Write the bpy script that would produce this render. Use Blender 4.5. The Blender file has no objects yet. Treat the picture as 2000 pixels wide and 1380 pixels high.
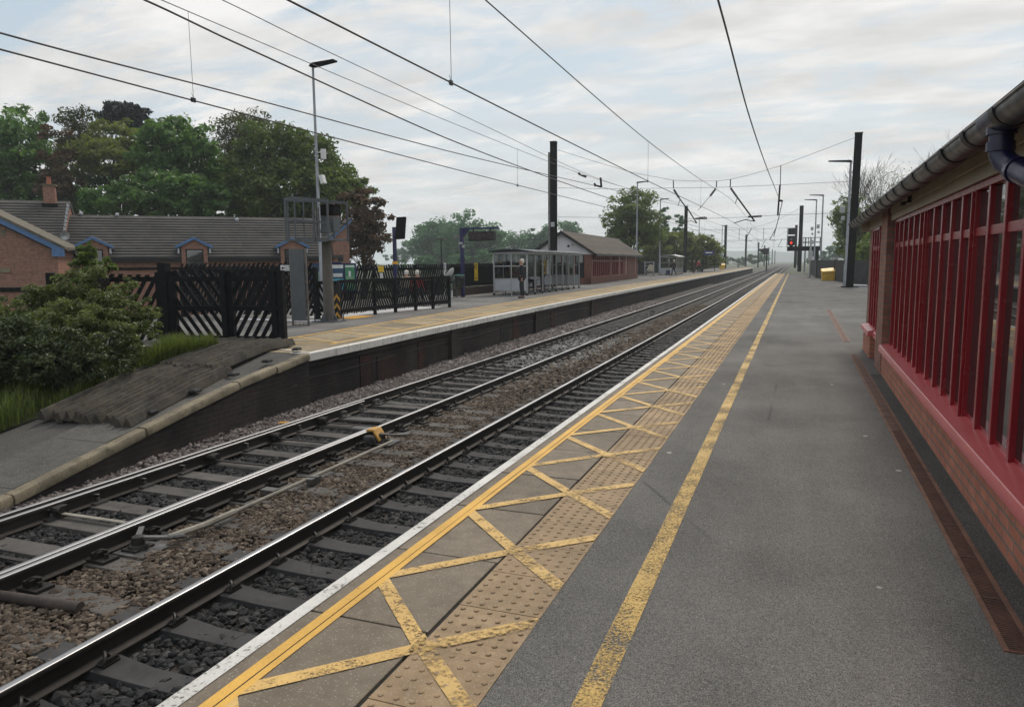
import bpy, bmesh, math, random
import numpy as np
from mathutils import Vector, Matrix
PI = math.pi
SC = bpy.context.scene
COL = SC.collection
rnd = random.Random(7)

# ------------------------------------------------------------------ camera solution (metres; platform top z = 0)
F_PX, PPX, PPY, HC = 1435.0, 1000.0, 690.0, 1.58
def _cam():
    d = Vector(((1552-PPX)/F_PX, (508.2-PPY)/F_PX, 1.0)).normalized()
    r = math.radians(-0.5)
    u0 = Vector((math.sin(r), -math.cos(r), 0.0))
    u = u0 + Vector((0, 0, -(u0.dot(d))/d.z)); u.normalize()
    return d.cross(u), d, u
CX, CY, CZ = _cam()          # world axes in camera space (x right, y down, z forward)
def ray(px, py):
    v = Vector(((px-PPX)/F_PX, (py-PPY)/F_PX, 1.0))
    return Vector((v.dot(CX), v.dot(CY), v.dot(CZ)))
def atz(px, py, z=0.0):
    w = ray(px, py); w = w*((z-HC)/w.z); return Vector((w.x, w.y, w.z+HC))
def aty(px, py, y):
    w = ray(px, py); w = w*(y/w.y); return Vector((w.x, w.y, w.z+HC))
def atd(px, py, d):
    w = ray(px, py)*d; return Vector((w.x, w.y, w.z+HC))

# ------------------------------------------------------------------ object helpers
def link(o, parent=None):
    COL.objects.link(o)
    if parent is not None: o.parent = parent
    return o
def tag(o, label=None, cat=None, group=None, kind=None):
    if label: o['label'] = label
    if cat: o['category'] = cat
    if group: o['group'] = group
    if kind: o['kind'] = kind
    return o
def thing(name, label, cat, loc=(0, 0, 0), rz=0.0, group=None):
    o = bpy.data.objects.new(name, None); link(o)
    o.location = loc; o.rotation_euler = (0, 0, rz); o.empty_display_size = .2
    return tag(o, label, cat, group)
def copy_tree(o, parent=None):
    c = o.copy(); link(c, parent)
    for ch in list(o.children): copy_tree(ch, c)
    return c
def mesh_np(name, verts, faces_flat, sizes, mats, mi=None, tint=None, smooth=False):
    me = bpy.data.meshes.new(name)
    nv, nl, nf = len(verts), len(faces_flat), len(sizes)
    me.vertices.add(nv); me.vertices.foreach_set('co', np.asarray(verts, np.float32).ravel())
    me.loops.add(nl); me.loops.foreach_set('vertex_index', np.asarray(faces_flat, np.int32))
    me.polygons.add(nf)
    st = np.zeros(nf, np.int32); st[1:] = np.cumsum(sizes)[:-1]
    me.polygons.foreach_set('loop_start', st)
    if mi is not None: me.polygons.foreach_set('material_index', np.asarray(mi, np.int32))
    me.polygons.foreach_set('use_smooth', np.full(nf, smooth))
    for m in mats: me.materials.append(m)
    if tint is not None:
        a = me.attributes.new('tint', 'FLOAT', 'FACE'); a.data.foreach_set('value', np.asarray(tint, np.float32))
    me.update(calc_edges=True); me.validate()
    return me

class MB:
    def __init__(s): s.v = []; s.f = []; s.m = []
    def add(s, vs, fs, m=0):
        b = len(s.v); s.v += [tuple(p) for p in vs]
        s.f += [tuple(b+i for i in f) for f in fs]; s.m += [m]*len(fs); return s
    def box(s, x0, x1, y0, y1, z0, z1, m=0):
        return s.add([(x0,y0,z0),(x1,y0,z0),(x1,y1,z0),(x0,y1,z0),(x0,y0,z1),(x1,y0,z1),(x1,y1,z1),(x0,y1,z1)],
                     [(3,2,1,0),(4,5,6,7),(0,1,5,4),(1,2,6,5),(2,3,7,6),(3,0,4,7)], m)
    def obox(s, c, hx, hy, hz, rz=0.0, m=0):
        ca, sa = math.cos(rz), math.sin(rz); vs = []
        for dz in (-hz, hz):
            for dx, dy in ((-hx,-hy),(hx,-hy),(hx,hy),(-hx,hy)):
                vs.append((c[0]+dx*ca-dy*sa, c[1]+dx*sa+dy*ca, c[2]+dz))
        return s.add(vs, [(3,2,1,0),(4,5,6,7),(0,1,5,4),(1,2,6,5),(2,3,7,6),(3,0,4,7)], m)
    def bar(s, p, q, w, h, m=0, up=(0,0,1)):
        p, q = Vector(p), Vector(q); t = (q-p).normalized(); up = Vector(up)
        if abs(t.dot(up)) > .98: up = Vector((0,1,0))
        a = t.cross(up).normalized(); b = a.cross(t).normalized()
        vs = []
        for o in (p, q):
            for i, j in ((-1,-1),(1,-1),(1,1),(-1,1)): vs.append(o + a*(i*w/2) + b*(j*h/2))
        return s.add(vs, [(0,1,2,3),(7,6,5,4),(0,4,5,1),(1,5,6,2),(2,6,7,3),(3,7,4,0)], m)
    def tube(s, pts, r, n=8, m=0, cap=True):
        pts = [Vector(p) for p in pts]; k = len(pts)
        rs = r if isinstance(r, (list, tuple)) else [r]*k
        ref = None; vs = []
        for i, p in enumerate(pts):
            t = (pts[min(i+1,k-1)]-pts[max(i-1,0)])
            t = t.normalized() if t.length > 1e-9 else Vector((0,0,1))
            if ref is None: ref = Vector((0,0,1)) if abs(t.z) < .9 else Vector((1,0,0))
            a = t.cross(ref)
            if a.length < 1e-6: a = t.orthogonal()
            a.normalize(); b = a.cross(t).normalized(); ref = b
            for j in range(n):
                an = 2*PI*j/n; vs.append(p + a*(math.cos(an)*rs[i]) + b*(math.sin(an)*rs[i]))
        fs = []
        for i in range(k-1):
            for j in range(n):
                j2 = (j+1) % n; fs.append((i*n+j, (i+1)*n+j, (i+1)*n+j2, i*n+j2))
        if cap: fs.append(tuple(range(n))); fs.append(tuple((k-1)*n+j for j in reversed(range(n))))
        return s.add(vs, fs, m)
    def prism(s, poly, fn, t0, t1, m=0):
        """poly: list of 2D points; fn(u,v,t)->3D; extruded from t0 to t1"""
        n = len(poly)
        if n < 3: return s
        vs = [fn(u, v, t0) for u, v in poly] + [fn(u, v, t1) for u, v in poly]
        fs = [tuple(range(n)), tuple(n+i for i in reversed(range(n)))]
        fs += [(i, n+i, n+(i+1) % n, (i+1) % n) for i in range(n)]
        return s.add(vs, fs, m)
    def lathe(s, prof, n=16, c=(0,0,0), m=0):
        vs = []; k = len(prof)
        for r, z in prof:
            for j in range(n):
                a = 2*PI*j/n; vs.append((c[0]+r*math.cos(a), c[1]+r*math.sin(a), c[2]+z))
        fs = [(i*n+j, i*n+(j+1) % n, (i+1)*n+(j+1) % n, (i+1)*n+j) for i in range(k-1) for j in range(n)]
        fs.append(tuple(reversed(range(n)))); fs.append(tuple((k-1)*n+j for j in range(n)))
        return s.add(vs, fs, m)
    def ball(s, c, rx, ry=None, rz=None, n=10, k=7, m=0):
        ry = ry or rx; rz = rz or rx; vs = [(c[0],c[1],c[2]-rz)]; fs = []
        for i in range(1, k):
            a = -PI/2+PI*i/k
            for j in range(n):
                b = 2*PI*j/n; vs.append((c[0]+rx*math.cos(a)*math.cos(b), c[1]+ry*math.cos(a)*math.sin(b), c[2]+rz*math.sin(a)))
        vs.append((c[0],c[1],c[2]+rz)); T = len(vs)-1
        for j in range(n): fs.append((0, 1+(j+1) % n, 1+j)); fs.append((T, T-n+j, T-n+(j+1) % n))
        for i in range(k-2):
            for j in range(n): fs.append((1+i*n+j, 1+i*n+(j+1) % n, 1+(i+1)*n+(j+1) % n, 1+(i+1)*n+j))
        return s.add(vs, fs, m)
    def build(s, name, mats, parent=None, smooth=True, bevel=0.0, segs=2, angle=40):
        if not isinstance(mats, (list, tuple)): mats = [mats]
        me = bpy.data.meshes.new(name)
        me.from_pydata(s.v, [], s.f)
        me.polygons.foreach_set('material_index', s.m)
        for m in mats: me.materials.append(m)
        bm = bmesh.new(); bm.from_mesh(me); bmesh.ops.recalc_face_normals(bm, faces=bm.faces); bm.to_mesh(me); bm.free()
        if smooth:
            me.polygons.foreach_set('use_smooth', [True]*len(me.polygons))
            me.set_sharp_from_angle(angle=math.radians(angle))
        me.update()
        o = link(bpy.data.objects.new(name, me), parent)
        if bevel:
            b = o.modifiers.new('Bevel', 'BEVEL'); b.width = bevel; b.segments = segs; b.limit_method = 'ANGLE'
            b.angle_limit = math.radians(35); b.harden_normals = True
        return o
def bake(o):
    """replace modifiers by the evaluated mesh"""
    dg = bpy.context.evaluated_depsgraph_get(); dg.update()
    me = bpy.data.meshes.new_from_object(o.evaluated_get(dg))
    o.modifiers.clear(); o.data = me; return o

# ------------------------------------------------------------------ materials
class NT:
    def __init__(s, name):
        s.mat = bpy.data.materials.new(name); s.mat.use_nodes = True
        s.t = s.mat.node_tree; s.t.nodes.clear()
        s.out = s.t.nodes.new('ShaderNodeOutputMaterial')
        s.geo = s.t.nodes.new('ShaderNodeNewGeometry'); s.pos = s.geo.outputs['Position']
    def n(s, typ, **kw):
        nd = s.t.nodes.new(typ)
        for k, v in kw.items(): setattr(nd, k, v)
        return nd
    def l(s, a, b): s.t.links.new(a, b)
    def noise(s, scale, detail=4, rough=.55, vec=None, dist=0.0, out='Fac'):
        nd = s.n('ShaderNodeTexNoise'); nd.inputs['Scale'].default_value = scale; nd.inputs['Detail'].default_value = detail
        nd.inputs['Roughness'].default_value = rough; nd.inputs['Distortion'].default_value = dist
        s.l(vec if vec is not None else s.pos, nd.inputs['Vector']); return nd.outputs[out]
    def voro(s, scale, feature='F1', out='Distance', vec=None, rand=1.0):
        nd = s.n('ShaderNodeTexVoronoi', feature=feature); nd.inputs['Scale'].default_value = scale
        nd.inputs['Randomness'].default_value = rand
        s.l(vec if vec is not None else s.pos, nd.inputs['Vector']); return nd.outputs[out]
    def ramp(s, x, p0, p1, v0=0.0, v1=1.0):
        nd = s.n('ShaderNodeMapRange'); nd.inputs[1].default_value = p0; nd.inputs[2].default_value = p1
        nd.inputs[3].default_value = v0; nd.inputs[4].default_value = v1; s.l(x, nd.inputs[0]); return nd.outputs[0]
    def math(s, op, a, b=None):
        nd = s.n('ShaderNodeMath', operation=op)
        for i, x in enumerate((a, b)):
            if x is None: continue
            if isinstance(x, (int, float)): nd.inputs[i].default_value = x
            else: s.l(x, nd.inputs[i])
        return nd.outputs[0]
    def mix(s, f, a, b, mode='MIX'):
        nd = s.n('ShaderNodeMix', data_type='RGBA', blend_type=mode)
        for i, x in ((0, f), (6, a), (7, b)):
            if isinstance(x, (int, float)): nd.inputs[i].default_value = x
            elif isinstance(x, (tuple, list)): nd.inputs[i].default_value = (*x, 1) if len(x) == 3 else x
            else: s.l(x, nd.inputs[i])
        return nd.outputs[2]
    def scale(s, c, f):   # colour * float
        nd = s.n('ShaderNodeVectorMath', operation='SCALE')
        if isinstance(c, (tuple, list)): nd.inputs[0].default_value = c[:3]
        else: s.l(c, nd.inputs[0])
        if isinstance(f, (int, float)): nd.inputs['Scale'].default_value = f
        else: s.l(f, nd.inputs['Scale'])
        return nd.outputs[0]
    def mapv(s, sc=(1,1,1), rot=(0,0,0), vec=None):
        nd = s.n('ShaderNodeMapping'); nd.inputs['Scale'].default_value = sc; nd.inputs['Rotation'].default_value = rot
        s.l(vec if vec is not None else s.pos, nd.inputs['Vector']); return nd.outputs[0]
    def bump(s, h, strength=.3, dist=.01, prev=None):
        nd = s.n('ShaderNodeBump'); nd.inputs['Strength'].default_value = strength; nd.inputs['Distance'].default_value = dist
        s.l(h, nd.inputs['Height'])
        if prev is not None: s.l(prev, nd.inputs['Normal'])
        return nd.outputs[0]
    def bsdf(s, col, rough=.8, metal=0.0, spec=.5, normal=None, alpha=None, **kw):
        p = s.n('ShaderNodeBsdfPrincipled')
        def put(k, x):
            if isinstance(x, (int, float)): p.inputs[k].default_value = x
            elif isinstance(x, (tuple, list)): p.inputs[k].default_value = (*x, 1) if len(x) == 3 else x
            else: s.l(x, p.inputs[k])
        put('Base Color', col); put('Roughness', rough); put('Metallic', metal); put('Specular IOR Level', spec)
        if normal is not None: s.l(normal, p.inputs['Normal'])
        if alpha is not None: put('Alpha', alpha)
        for k, x in kw.items(): put(k.replace('_', ' '), x)
        s.l(p.outputs[0], s.out.inputs[0]); return p
def plain(name, col, rough=.7, metal=0.0, spec=.5, var=.25, vs=3.0, fine=40.0, bump=.1, dist=.003, dirt=None, dirt_amt=.4, rv=.1):
    """painted / weathered surface: two scales of tone variation, a soft bump and optional dirt patches"""
    t = NT(name)
    a = t.ramp(t.noise(vs, 5), .3, .7, 1-var, 1+var); b = t.ramp(t.noise(fine, 3), .3, .7, 1-var*.5, 1+var*.5)
    c = t.scale(t.scale(col, a), b)
    if dirt: c = t.mix(t.ramp(t.noise(vs*1.7+.31, 6, .65), .5, .72, 0, dirt_amt), c, dirt)
    r = t.ramp(t.noise(vs*2.3, 4), .3, .7, max(rough-rv, .02), min(rough+rv, 1))
    t.bsdf(c, r, metal, spec, t.bump(t.noise(fine*1.5, 4), bump, dist) if bump else None)
    return t.mat
def bricks(name, udir, c1, c2, mortar, bw=.225, bh=.075, mw=.01, rough=.85, soot=None, soot_amt=0.0, soot_scale=.6, bump=.6):
    t = NT(name)
    d = t.n('ShaderNodeVectorMath', operation='DOT_PRODUCT'); d.inputs[1].default_value = (*udir, 0) if len(udir) == 2 else udir
    t.l(t.pos, d.inputs[0])
    sp = t.n('ShaderNodeSeparateXYZ'); t.l(t.pos, sp.inputs[0])
    cb = t.n('ShaderNodeCombineXYZ'); t.l(d.outputs['Value'], cb.inputs[0]); t.l(sp.outputs[2], cb.inputs[1])
    br = t.n('ShaderNodeTexBrick', offset=.5, squash=1.0); br.inputs['Scale'].default_value = 1.0
    br.inputs['Brick Width'].default_value = bw; br.inputs['Row Height'].default_value = bh; br.inputs['Mortar Size'].default_value = mw
    br.inputs['Mortar Smooth'].default_value = .1; br.inputs['Bias'].default_value = 0.0
    br.inputs['Color1'].default_value = (*c1, 1); br.inputs['Color2'].default_value = (*c2, 1); br.inputs['Mortar'].default_value = (*mortar, 1)
    t.l(cb.outputs[0], br.inputs['Vector'])
    c = t.scale(br.outputs['Color'], t.ramp(t.noise(6, 5), .3, .7, .75, 1.2))
    c = t.scale(c, t.ramp(t.noise(90, 3), .3, .7, .85, 1.15))
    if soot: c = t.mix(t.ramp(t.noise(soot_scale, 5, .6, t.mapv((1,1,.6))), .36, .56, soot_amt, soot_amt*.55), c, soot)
    h = t.math('SUBTRACT', t.math('MULTIPLY', t.noise(120, 4), .3), br.outputs['Fac'])
    t.bsdf(c, rough, 0, .3, t.bump(h, bump, .006)); return t.mat
def m_asphalt(name, base, gum=True):
    t = NT(name)
    v = t.voro(330, out='Color'); sp = t.n('ShaderNodeSeparateColor'); t.l(v, sp.inputs[0])
    grain = t.ramp(sp.outputs[0], 0, 1, .45, 1.7)
    mid = t.ramp(t.noise(45, 4, .65), .3, .7, .86, 1.14)
    big = t.ramp(t.noise(.55, 6, .6), .3, .7, .70, 1.24)
    streak = t.ramp(t.noise(1.3, 5, .6, t.mapv((1.6, .22, 1))), .3, .7, .86, 1.12)
    c = t.scale(t.scale(t.scale(t.scale(base, grain), mid), big), streak)
    # pale chips in the aggregate, old chewing gum, darker patches
    chip = t.ramp(sp.outputs[1], .93, .97); c = t.mix(t.math('MULTIPLY', chip, .55), c, (.42, .40, .36))
    if gum:
        g = t.ramp(t.voro(1.7, vec=t.mapv((1, .9, 0))), .042, .03); c = t.mix(t.math('MULTIPLY', g, .7), c, (.52, .5, .47))
        g2 = t.ramp(t.voro(2.6, vec=t.mapv((1, 1.1, 0), (0, 0, .7))), .04, .024); c = t.mix(t.math('MULTIPLY', g2, .4), c, (.03, .03, .03))
        cr = t.ramp(t.voro(.33, 'DISTANCE_TO_EDGE', vec=t.mapv((1, .8, 0))), .006, .0)
        c = t.mix(t.math('MULTIPLY', t.math('MULTIPLY', cr, t.ramp(t.noise(.8, 2), .5, .6)), .45), c, (.02, .02, .02))
    b = t.bump(t.voro(260), .55, .004); b = t.bump(t.noise(6, 3), .15, .01, b)
    t.bsdf(c, .95, 0, .18, b); return t.mat
def m_slab(name, base, cell=None, cv=.1):
    t = NT(name)
    g = t.ramp(t.noise(220, 3, .7), .3, .7, .72, 1.28); m = t.ramp(t.noise(9, 5, .6), .3, .7, .82, 1.18); big = t.ramp(t.noise(1.1, 5), .3, .7, .8, 1.2)
    c = t.scale(t.scale(t.scale(base, g), m), big)
    if cell:      # slabs from different batches: one tone each
        x0, dx, y0, dy = cell; sx = t.n('ShaderNodeSeparateXYZ'); t.l(t.pos, sx.inputs[0]); cx = t.n('ShaderNodeCombineXYZ')
        t.l(t.math('FLOOR', t.math('DIVIDE', t.math('SUBTRACT', sx.outputs[0], x0), dx)), cx.inputs[0]); t.l(t.math('FLOOR', t.math('DIVIDE', t.math('SUBTRACT', sx.outputs[1], y0), dy)), cx.inputs[1])
        wn = t.n('ShaderNodeTexWhiteNoise', noise_dimensions='2D'); t.l(cx.outputs[0], wn.inputs['Vector']); c = t.scale(c, t.ramp(wn.outputs['Value'], 0, 1, 1-cv, 1+cv))
    vc = t.n('ShaderNodeSeparateColor'); t.l(t.voro(190, out='Color'), vc.inputs[0])
    c = t.mix(t.math('MULTIPLY', t.ramp(vc.outputs[0], .94, .98), .5), c, (.45, .43, .38))
    st = t.ramp(t.noise(2.3, 6, .7, dist=.6), .56, .7, 0, .5); c = t.mix(st, c, tuple(x*.45 for x in base))
    gm = t.ramp(t.voro(2.2, vec=t.mapv((1, 1, 0))), .035, .02); c = t.mix(t.math('MULTIPLY', gm, .55), c, (.35, .3, .29))
    t.bsdf(c, .8, 0, .35, t.bump(t.noise(240, 3, .7), .4, .003)); return t.mat
def m_paint(name, col, wear=.5, chip=60.0, patch=2.0, spread=.1):
    """road paint on a sheet just above the slab; worn flecks let the slab show through"""
    t = NT(name)
    c = t.scale(t.scale(col, t.ramp(t.noise(3, 5), .3, .7, .82, 1.1)), t.ramp(t.noise(120, 3), .3, .7, .9, 1.08))
    w = t.math('ADD', t.math('MULTIPLY', t.noise(chip, 4, .7), .52), t.math('MULTIPLY', t.noise(patch, 5, .65), .48))
    a = t.ramp(w, wear-spread/2, wear+spread/2)
    p = t.bsdf(c, .62, 0, .4, t.bump(t.noise(200, 3), .25, .003), alpha=a); return t.mat
def m_leaf(name, c0, c1, trans=.45, rough=.5):
    t = NT(name)
    at = t.n('ShaderNodeAttribute'); at.attribute_name = 'tint'
    c = t.mix(at.outputs['Fac'], c0, c1)
    p = t.n('ShaderNodeBsdfPrincipled'); t.l(c, p.inputs['Base Color']); p.inputs['Roughness'].default_value = rough; p.inputs['Specular IOR Level'].default_value = .35
    tr = t.n('ShaderNodeBsdfTranslucent'); t.l(t.mix(1.0, c, (1.0, 1.15, .55), 'MULTIPLY'), tr.inputs[0])
    mx = t.n('ShaderNodeMixShader'); mx.inputs[0].default_value = trans
    t.l(p.outputs[0], mx.inputs[1]); t.l(tr.outputs[0], mx.inputs[2]); t.l(mx.outputs[0], t.out.inputs[0]); return t.mat
def m_stone(name, c0, c1, c2):
    t = NT(name)
    at = t.n('ShaderNodeAttribute'); at.attribute_name = 'tint'
    c = t.mix(t.ramp(at.outputs['Fac'], 0, .6), c0, c1); c = t.mix(t.ramp(at.outputs['Fac'], .72, 1.0), c, c2)
    c = t.scale(c, t.ramp(t.noise(70, 4, .65), .3, .7, .65, 1.3))
    c = t.scale(c, t.ramp(t.noise(.9, 4), .3, .7, .75, 1.25))
    t.bsdf(c, .85, 0, .3, t.bump(t.noise(160, 3), .4, .004)); return t.mat
def m_glass(name, tint=(.02, .022, .024), ior=1.52):
    t = NT(name)
    t.bsdf(tint, .03, 0, .5, t.bump(t.noise(1.2, 2), .03, .02), IOR=2.1); return t.mat
def m_clear(name, tint=(.75, .8, .78), refl=1.0):
    t = NT(name)
    tr = t.n('ShaderNodeBsdfTransparent'); tr.inputs[0].default_value = (*tint, 1)
    gl = t.n('ShaderNodeBsdfGlossy'); gl.inputs['Roughness'].default_value = .04
    fr = t.n('ShaderNodeFresnel'); fr.inputs[0].default_value = 1.5
    mx = t.n('ShaderNodeMixShader'); t.l(t.math('MULTIPLY', fr.outputs[0], refl), mx.inputs[0])
    t.l(tr.outputs[0], mx.inputs[1]); t.l(gl.outputs[0], mx.inputs[2]); t.l(mx.outputs[0], t.out.inputs[0]); return t.mat
def m_tiles(name, rowdir, base, row=.30):
    """concrete interlocking tiles: courses across the slope, read off height along the slope"""
    t = NT(name)
    d = t.n('ShaderNodeVectorMath', operation='DOT_PRODUCT'); d.inputs[1].default_value = rowdir; t.l(t.pos, d.inputs[0])
    fr = t.math('FRACT', t.math('DIVIDE', d.outputs['Value'], row))
    cr = t.n('ShaderNodeTexWhiteNoise', noise_dimensions='1D'); t.l(t.math('FLOOR', t.math('DIVIDE', d.outputs['Value'], row)), cr.inputs['W'])
    c = t.scale(base, t.ramp(cr.outputs['Value'], 0, 1, .85, 1.15))
    c = t.scale(c, t.ramp(t.noise(1.0, 5), .3, .7, .75, 1.25)); c = t.scale(c, t.ramp(t.noise(18, 4), .3, .7, .85, 1.15))
    c = t.mix(t.ramp(t.noise(.5, 6, .7), .6, .75, 0, .5), c, (.10, .09, .06))
    t.bsdf(c, .85, 0, .25, t.bump(t.noise(30, 3), .2, .01)); return t.mat
def m_emit(name, col, s):
    t = NT(name); e = t.n('ShaderNodeEmission'); e.inputs[0].default_value = (*col, 1); e.inputs[1].default_value = s
    t.l(e.outputs[0], t.out.inputs[0]); return t.mat

MAT = {}
MAT['asphalt'] = m_asphalt('asphalt', (.140, .136, .130))
MAT['asphalt_far'] = m_asphalt('asphalt_opposite', (.152, .148, .143))
MAT['slab'] = m_slab('edge_slab', (.190, .158, .120), (-5, 9, 1.88-.795*20, .795), .09)
MAT['tactile'] = m_slab('tactile_slab', (.305, .218, .132), (-5, 9, -7, .3985), .10)
MAT['slab_far'] = m_slab('edge_slab_opposite', (.25, .20, .125), (-20, 1.0, 10.9, .9), .30)
MAT['stonecope'] = plain('sandstone_coping', (.185, .155, .105), .85, var=.4, vs=2, dirt=(.05, .043, .03), dirt_amt=.85, bump=.3)
MAT['white'] = m_paint('white_paint', (.64, .63, .60), .42, 45, 1.5, .08)
MAT['white_solid'] = plain('white_painted_stone', (.66, .63, .58), .7, var=.15, dirt=(.25, .22, .17), dirt_amt=.6)
MAT['yellow'] = m_paint('yellow_paint', (.72, .42, .085), .36, 55, 1.5, .10)
MAT['yellow_worn'] = m_paint('yellow_paint_worn', (.66, .43, .15), .44, 80, 7.0, .10)
MAT['yellow_faded'] = m_paint('yellow_paint_faded', (.63, .42, .15), .475, 40, 4.5, .14)
MAT['yellow_old'] = m_paint('yellow_paint_old', (.55, .36, .10), .475, 85, 1.6, .12)
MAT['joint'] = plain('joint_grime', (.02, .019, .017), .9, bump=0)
MAT['oldpipe'] = plain('grimy_pipe', (.055,.042,.037), .8, var=.4, vs=6, dirt=(.02,.018,.017), bump=.4)
MAT['rust'] = plain('rusty_iron', (.15, .072, .045), .75, var=.35, vs=5, dirt=(.05, .035, .03), bump=.3)
MAT['soil'] = plain('ballast_bed', (.045, .038, .033), .95, var=.4, vs=2, bump=.8, dist=.02)
MAT['st_dark'] = m_stone('ballast_stone_sooty', (.016, .016, .0165), (.034, .034, .036), (.075, .072, .07))
MAT['st_brown'] = m_stone('ballast_stone_brown', (.050, .037, .029), (.112, .084, .062), (.20, .165, .13))
MAT['st_pink'] = m_stone('ballast_stone_pink', (.115, .095, .09), (.20, .17, .16), (.33, .30, .28))
MAT['sleeper'] = plain('sleeper_concrete', (.085, .078, .072), .85, var=.3, vs=2.5, fine=60, bump=.35, dirt=(.025, .022, .021), dirt_amt=.8)
MAT['sleeper_dk'] = plain('sleeper_sooty', (.042, .041, .042), .85, var=.3, vs=2.5, fine=60, bump=.35, dirt=(.018, .017, .018), dirt_amt=.7)
MAT['railside'] = plain('rail_side', (.030, .025, .022), .65, .3, var=.35, vs=1.5, bump=.2)
MAT['railtop'] = plain('rail_polish', (.40, .40, .41), .42, 1.0, var=.06, vs=.5, bump=0)
MAT['iron'] = plain('dark_iron', (.03, .027, .025), .55, .4, var=.35, vs=6, bump=.25)
MAT['greysteel'] = plain('greasy_steel', (.16, .155, .15), .4, .7, var=.3, vs=6)
MAT['woodgrey'] = plain('grey_board', (.27, .25, .21), .8, var=.3, vs=4, bump=.3)
MAT['yplastic'] = plain('yellow_cover', (.55, .30, .06), .5, var=.2, vs=6, dirt=(.15, .1, .05))
MAT['brick_near'] = bricks('brick_plinth', (0, 1), (.46, .165, .105), (.54, .205, .13), (.205, .175, .148), .225, .075, .009, soot=(.16, .085, .065), soot_amt=.35)
MAT['brick_pier'] = bricks('brick_pier', (.7, .7), (.25, .115, .085), (.31, .145, .11), (.16, .14, .125), .225, .075, .009)
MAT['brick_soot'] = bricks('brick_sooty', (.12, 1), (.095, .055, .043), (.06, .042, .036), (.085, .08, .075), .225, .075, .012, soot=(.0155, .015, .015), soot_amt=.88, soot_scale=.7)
MAT['redpaint'] = plain('red_gloss_paint', (.58, .125, .13), .22, 0, .6, var=.06, vs=2, bump=.02, rv=.03)  # sill red, with the pale sky reflection put into its base colour
MAT['redpaint_dk'] = plain('red_gloss_window', (.27, .017, .026), .26, 0, .5, var=.08, vs=2, bump=.02, rv=.03)
MAT['cream'] = plain('cream_board', (.37, .325, .26), .55, var=.1, vs=2, bump=.08)
MAT['gutter'] = plain('black_gutter', (.05, .05, .054), .4, 0, .5, var=.3, vs=4, bump=.06, dirt=(.20, .195, .19), dirt_amt=.5)
MAT['bluepipe'] = plain('blue_downpipe', (.012, .013, .05), .35, 0, .5, var=.15, vs=4, bump=.06)
MAT['navy'] = plain('navy_paint', (.012, .014, .075), .4, 0, .5, var=.15)
MAT['glass'] = m_glass('window_glass')
MAT['clear'] = m_clear('shelter_glass')
MAT['blackwood'] = plain('black_creosote', (.0065, .0068, .0085), .75, 0, .2, var=.3, vs=5, bump=.3)
MAT['blackmetal'] = plain('black_metal', (.014, .0145, .016), .5, .2, var=.25)
MAT['mast'] = plain('mast_steel', (.010, .0098, .010), .8, 0, .12, var=.3, vs=2)
MAT['galv'] = plain('galvanised_steel', (.27, .285, .31), .5, .5, var=.15, vs=3)
MAT['greypaint'] = plain('grey_paint', (.095, .105, .115), .6, 0, .4, var=.12, vs=2, dirt=(.05, .055, .055))
MAT['alu'] = plain('aluminium_frame', (.40, .41, .42), .4, .6, var=.1)
MAT['greypanel'] = plain('grey_panel', (.42, .44, .47), .6, var=.08)
MAT['concretepost'] = plain('concrete_post', (.115, .105, .093), .85, var=.25, vs=2, bump=.3)
MAT['wire'] = plain('copper_wire', (.035, .034, .036), .5, .4, var=.1, bump=0)
MAT['insul'] = plain('insulator', (.03, .024, .024), .35, var=.2)
MAT['cladwhite'] = plain('white_cladding', (.62, .62, .66), .6, var=.06)
MAT['brown_tile'] = m_tiles('brown_roof', (0, 0, 1), (.072, .060, .049), .22)
MAT['bin_yellow'] = plain('grit_bin_yellow', (.62, .38, .045), .5, var=.12)
MAT['wood_ridge'] = plain('weathered_timber', (.046,.040,.033), .9, var=.55, vs=3.5, fine=30, bump=.5, dist=.008, dirt=(.13, .105, .05), dirt_amt=.45)
MAT['ramp'] = m_asphalt('ramp_surface', (.085, .082, .078), False)
MAT['bark'] = plain('bark', (.045, .036, .028), .95, var=.35, vs=3, bump=.5, dist=.02)
MAT['earth'] = plain('earth', (.05, .06, .026), .95, var=.45, vs=.7, bump=.6, dist=.03)
MAT['skin'] = plain('skin', (.42, .22, .16), .6, var=.08, bump=0)
MAT['hair_white'] = plain('white_hair', (.6, .57, .52), .8, var=.1)
MAT['hair_dark'] = plain('dark_hair', (.03, .022, .018), .7, var=.2)
MAT['cl_navy'] = plain('navy_cloth', (.012, .014, .022), .9, var=.25)
MAT['cl_black'] = plain('black_cloth', (.010, .010, .012), .9, var=.25)
MAT['cl_red'] = plain('red_cloth', (.32, .03, .035), .85, var=.2)
MAT['cl_jean'] = plain('denim', (.02, .028, .055), .9, var=.2)
MAT['cl_plum'] = plain('plum_cloth', (.04, .016, .028), .9, var=.2)
MAT['cl_beige'] = plain('beige_cloth', (.35, .31, .25), .9, var=.15)
MAT['shoe'] = plain('shoe', (.012, .01, .009), .5, var=.2)
MAT['plastic_white'] = plain('white_plastic', (.68, .68, .68), .45, var=.06)
MAT['bag_clear'] = m_clear('clear_bag', (.62, .72, .66), 1.4)
MAT['bag_green'] = plain('green_bag', (.04, .22, .15), .4, var=.2)
MAT['display'] = plain('display_face', (.022, .012, .012), .25, var=.1, bump=0)
MAT['sign_yellow'] = plain('sign_yellow', (.70, .47, .03), .5, var=.08)
MAT['sign_blue'] = plain('sign_blue', (.01, .025, .12), .4, var=.08)
MAT['fence_dark'] = plain('dark_grey_fence', (.022,.022,.024), .8, var=.4, vs=1.2, bump=.3)
MAT['orange'] = plain('orange_yellow', (.65, .33, .03), .6, var=.15)
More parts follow.
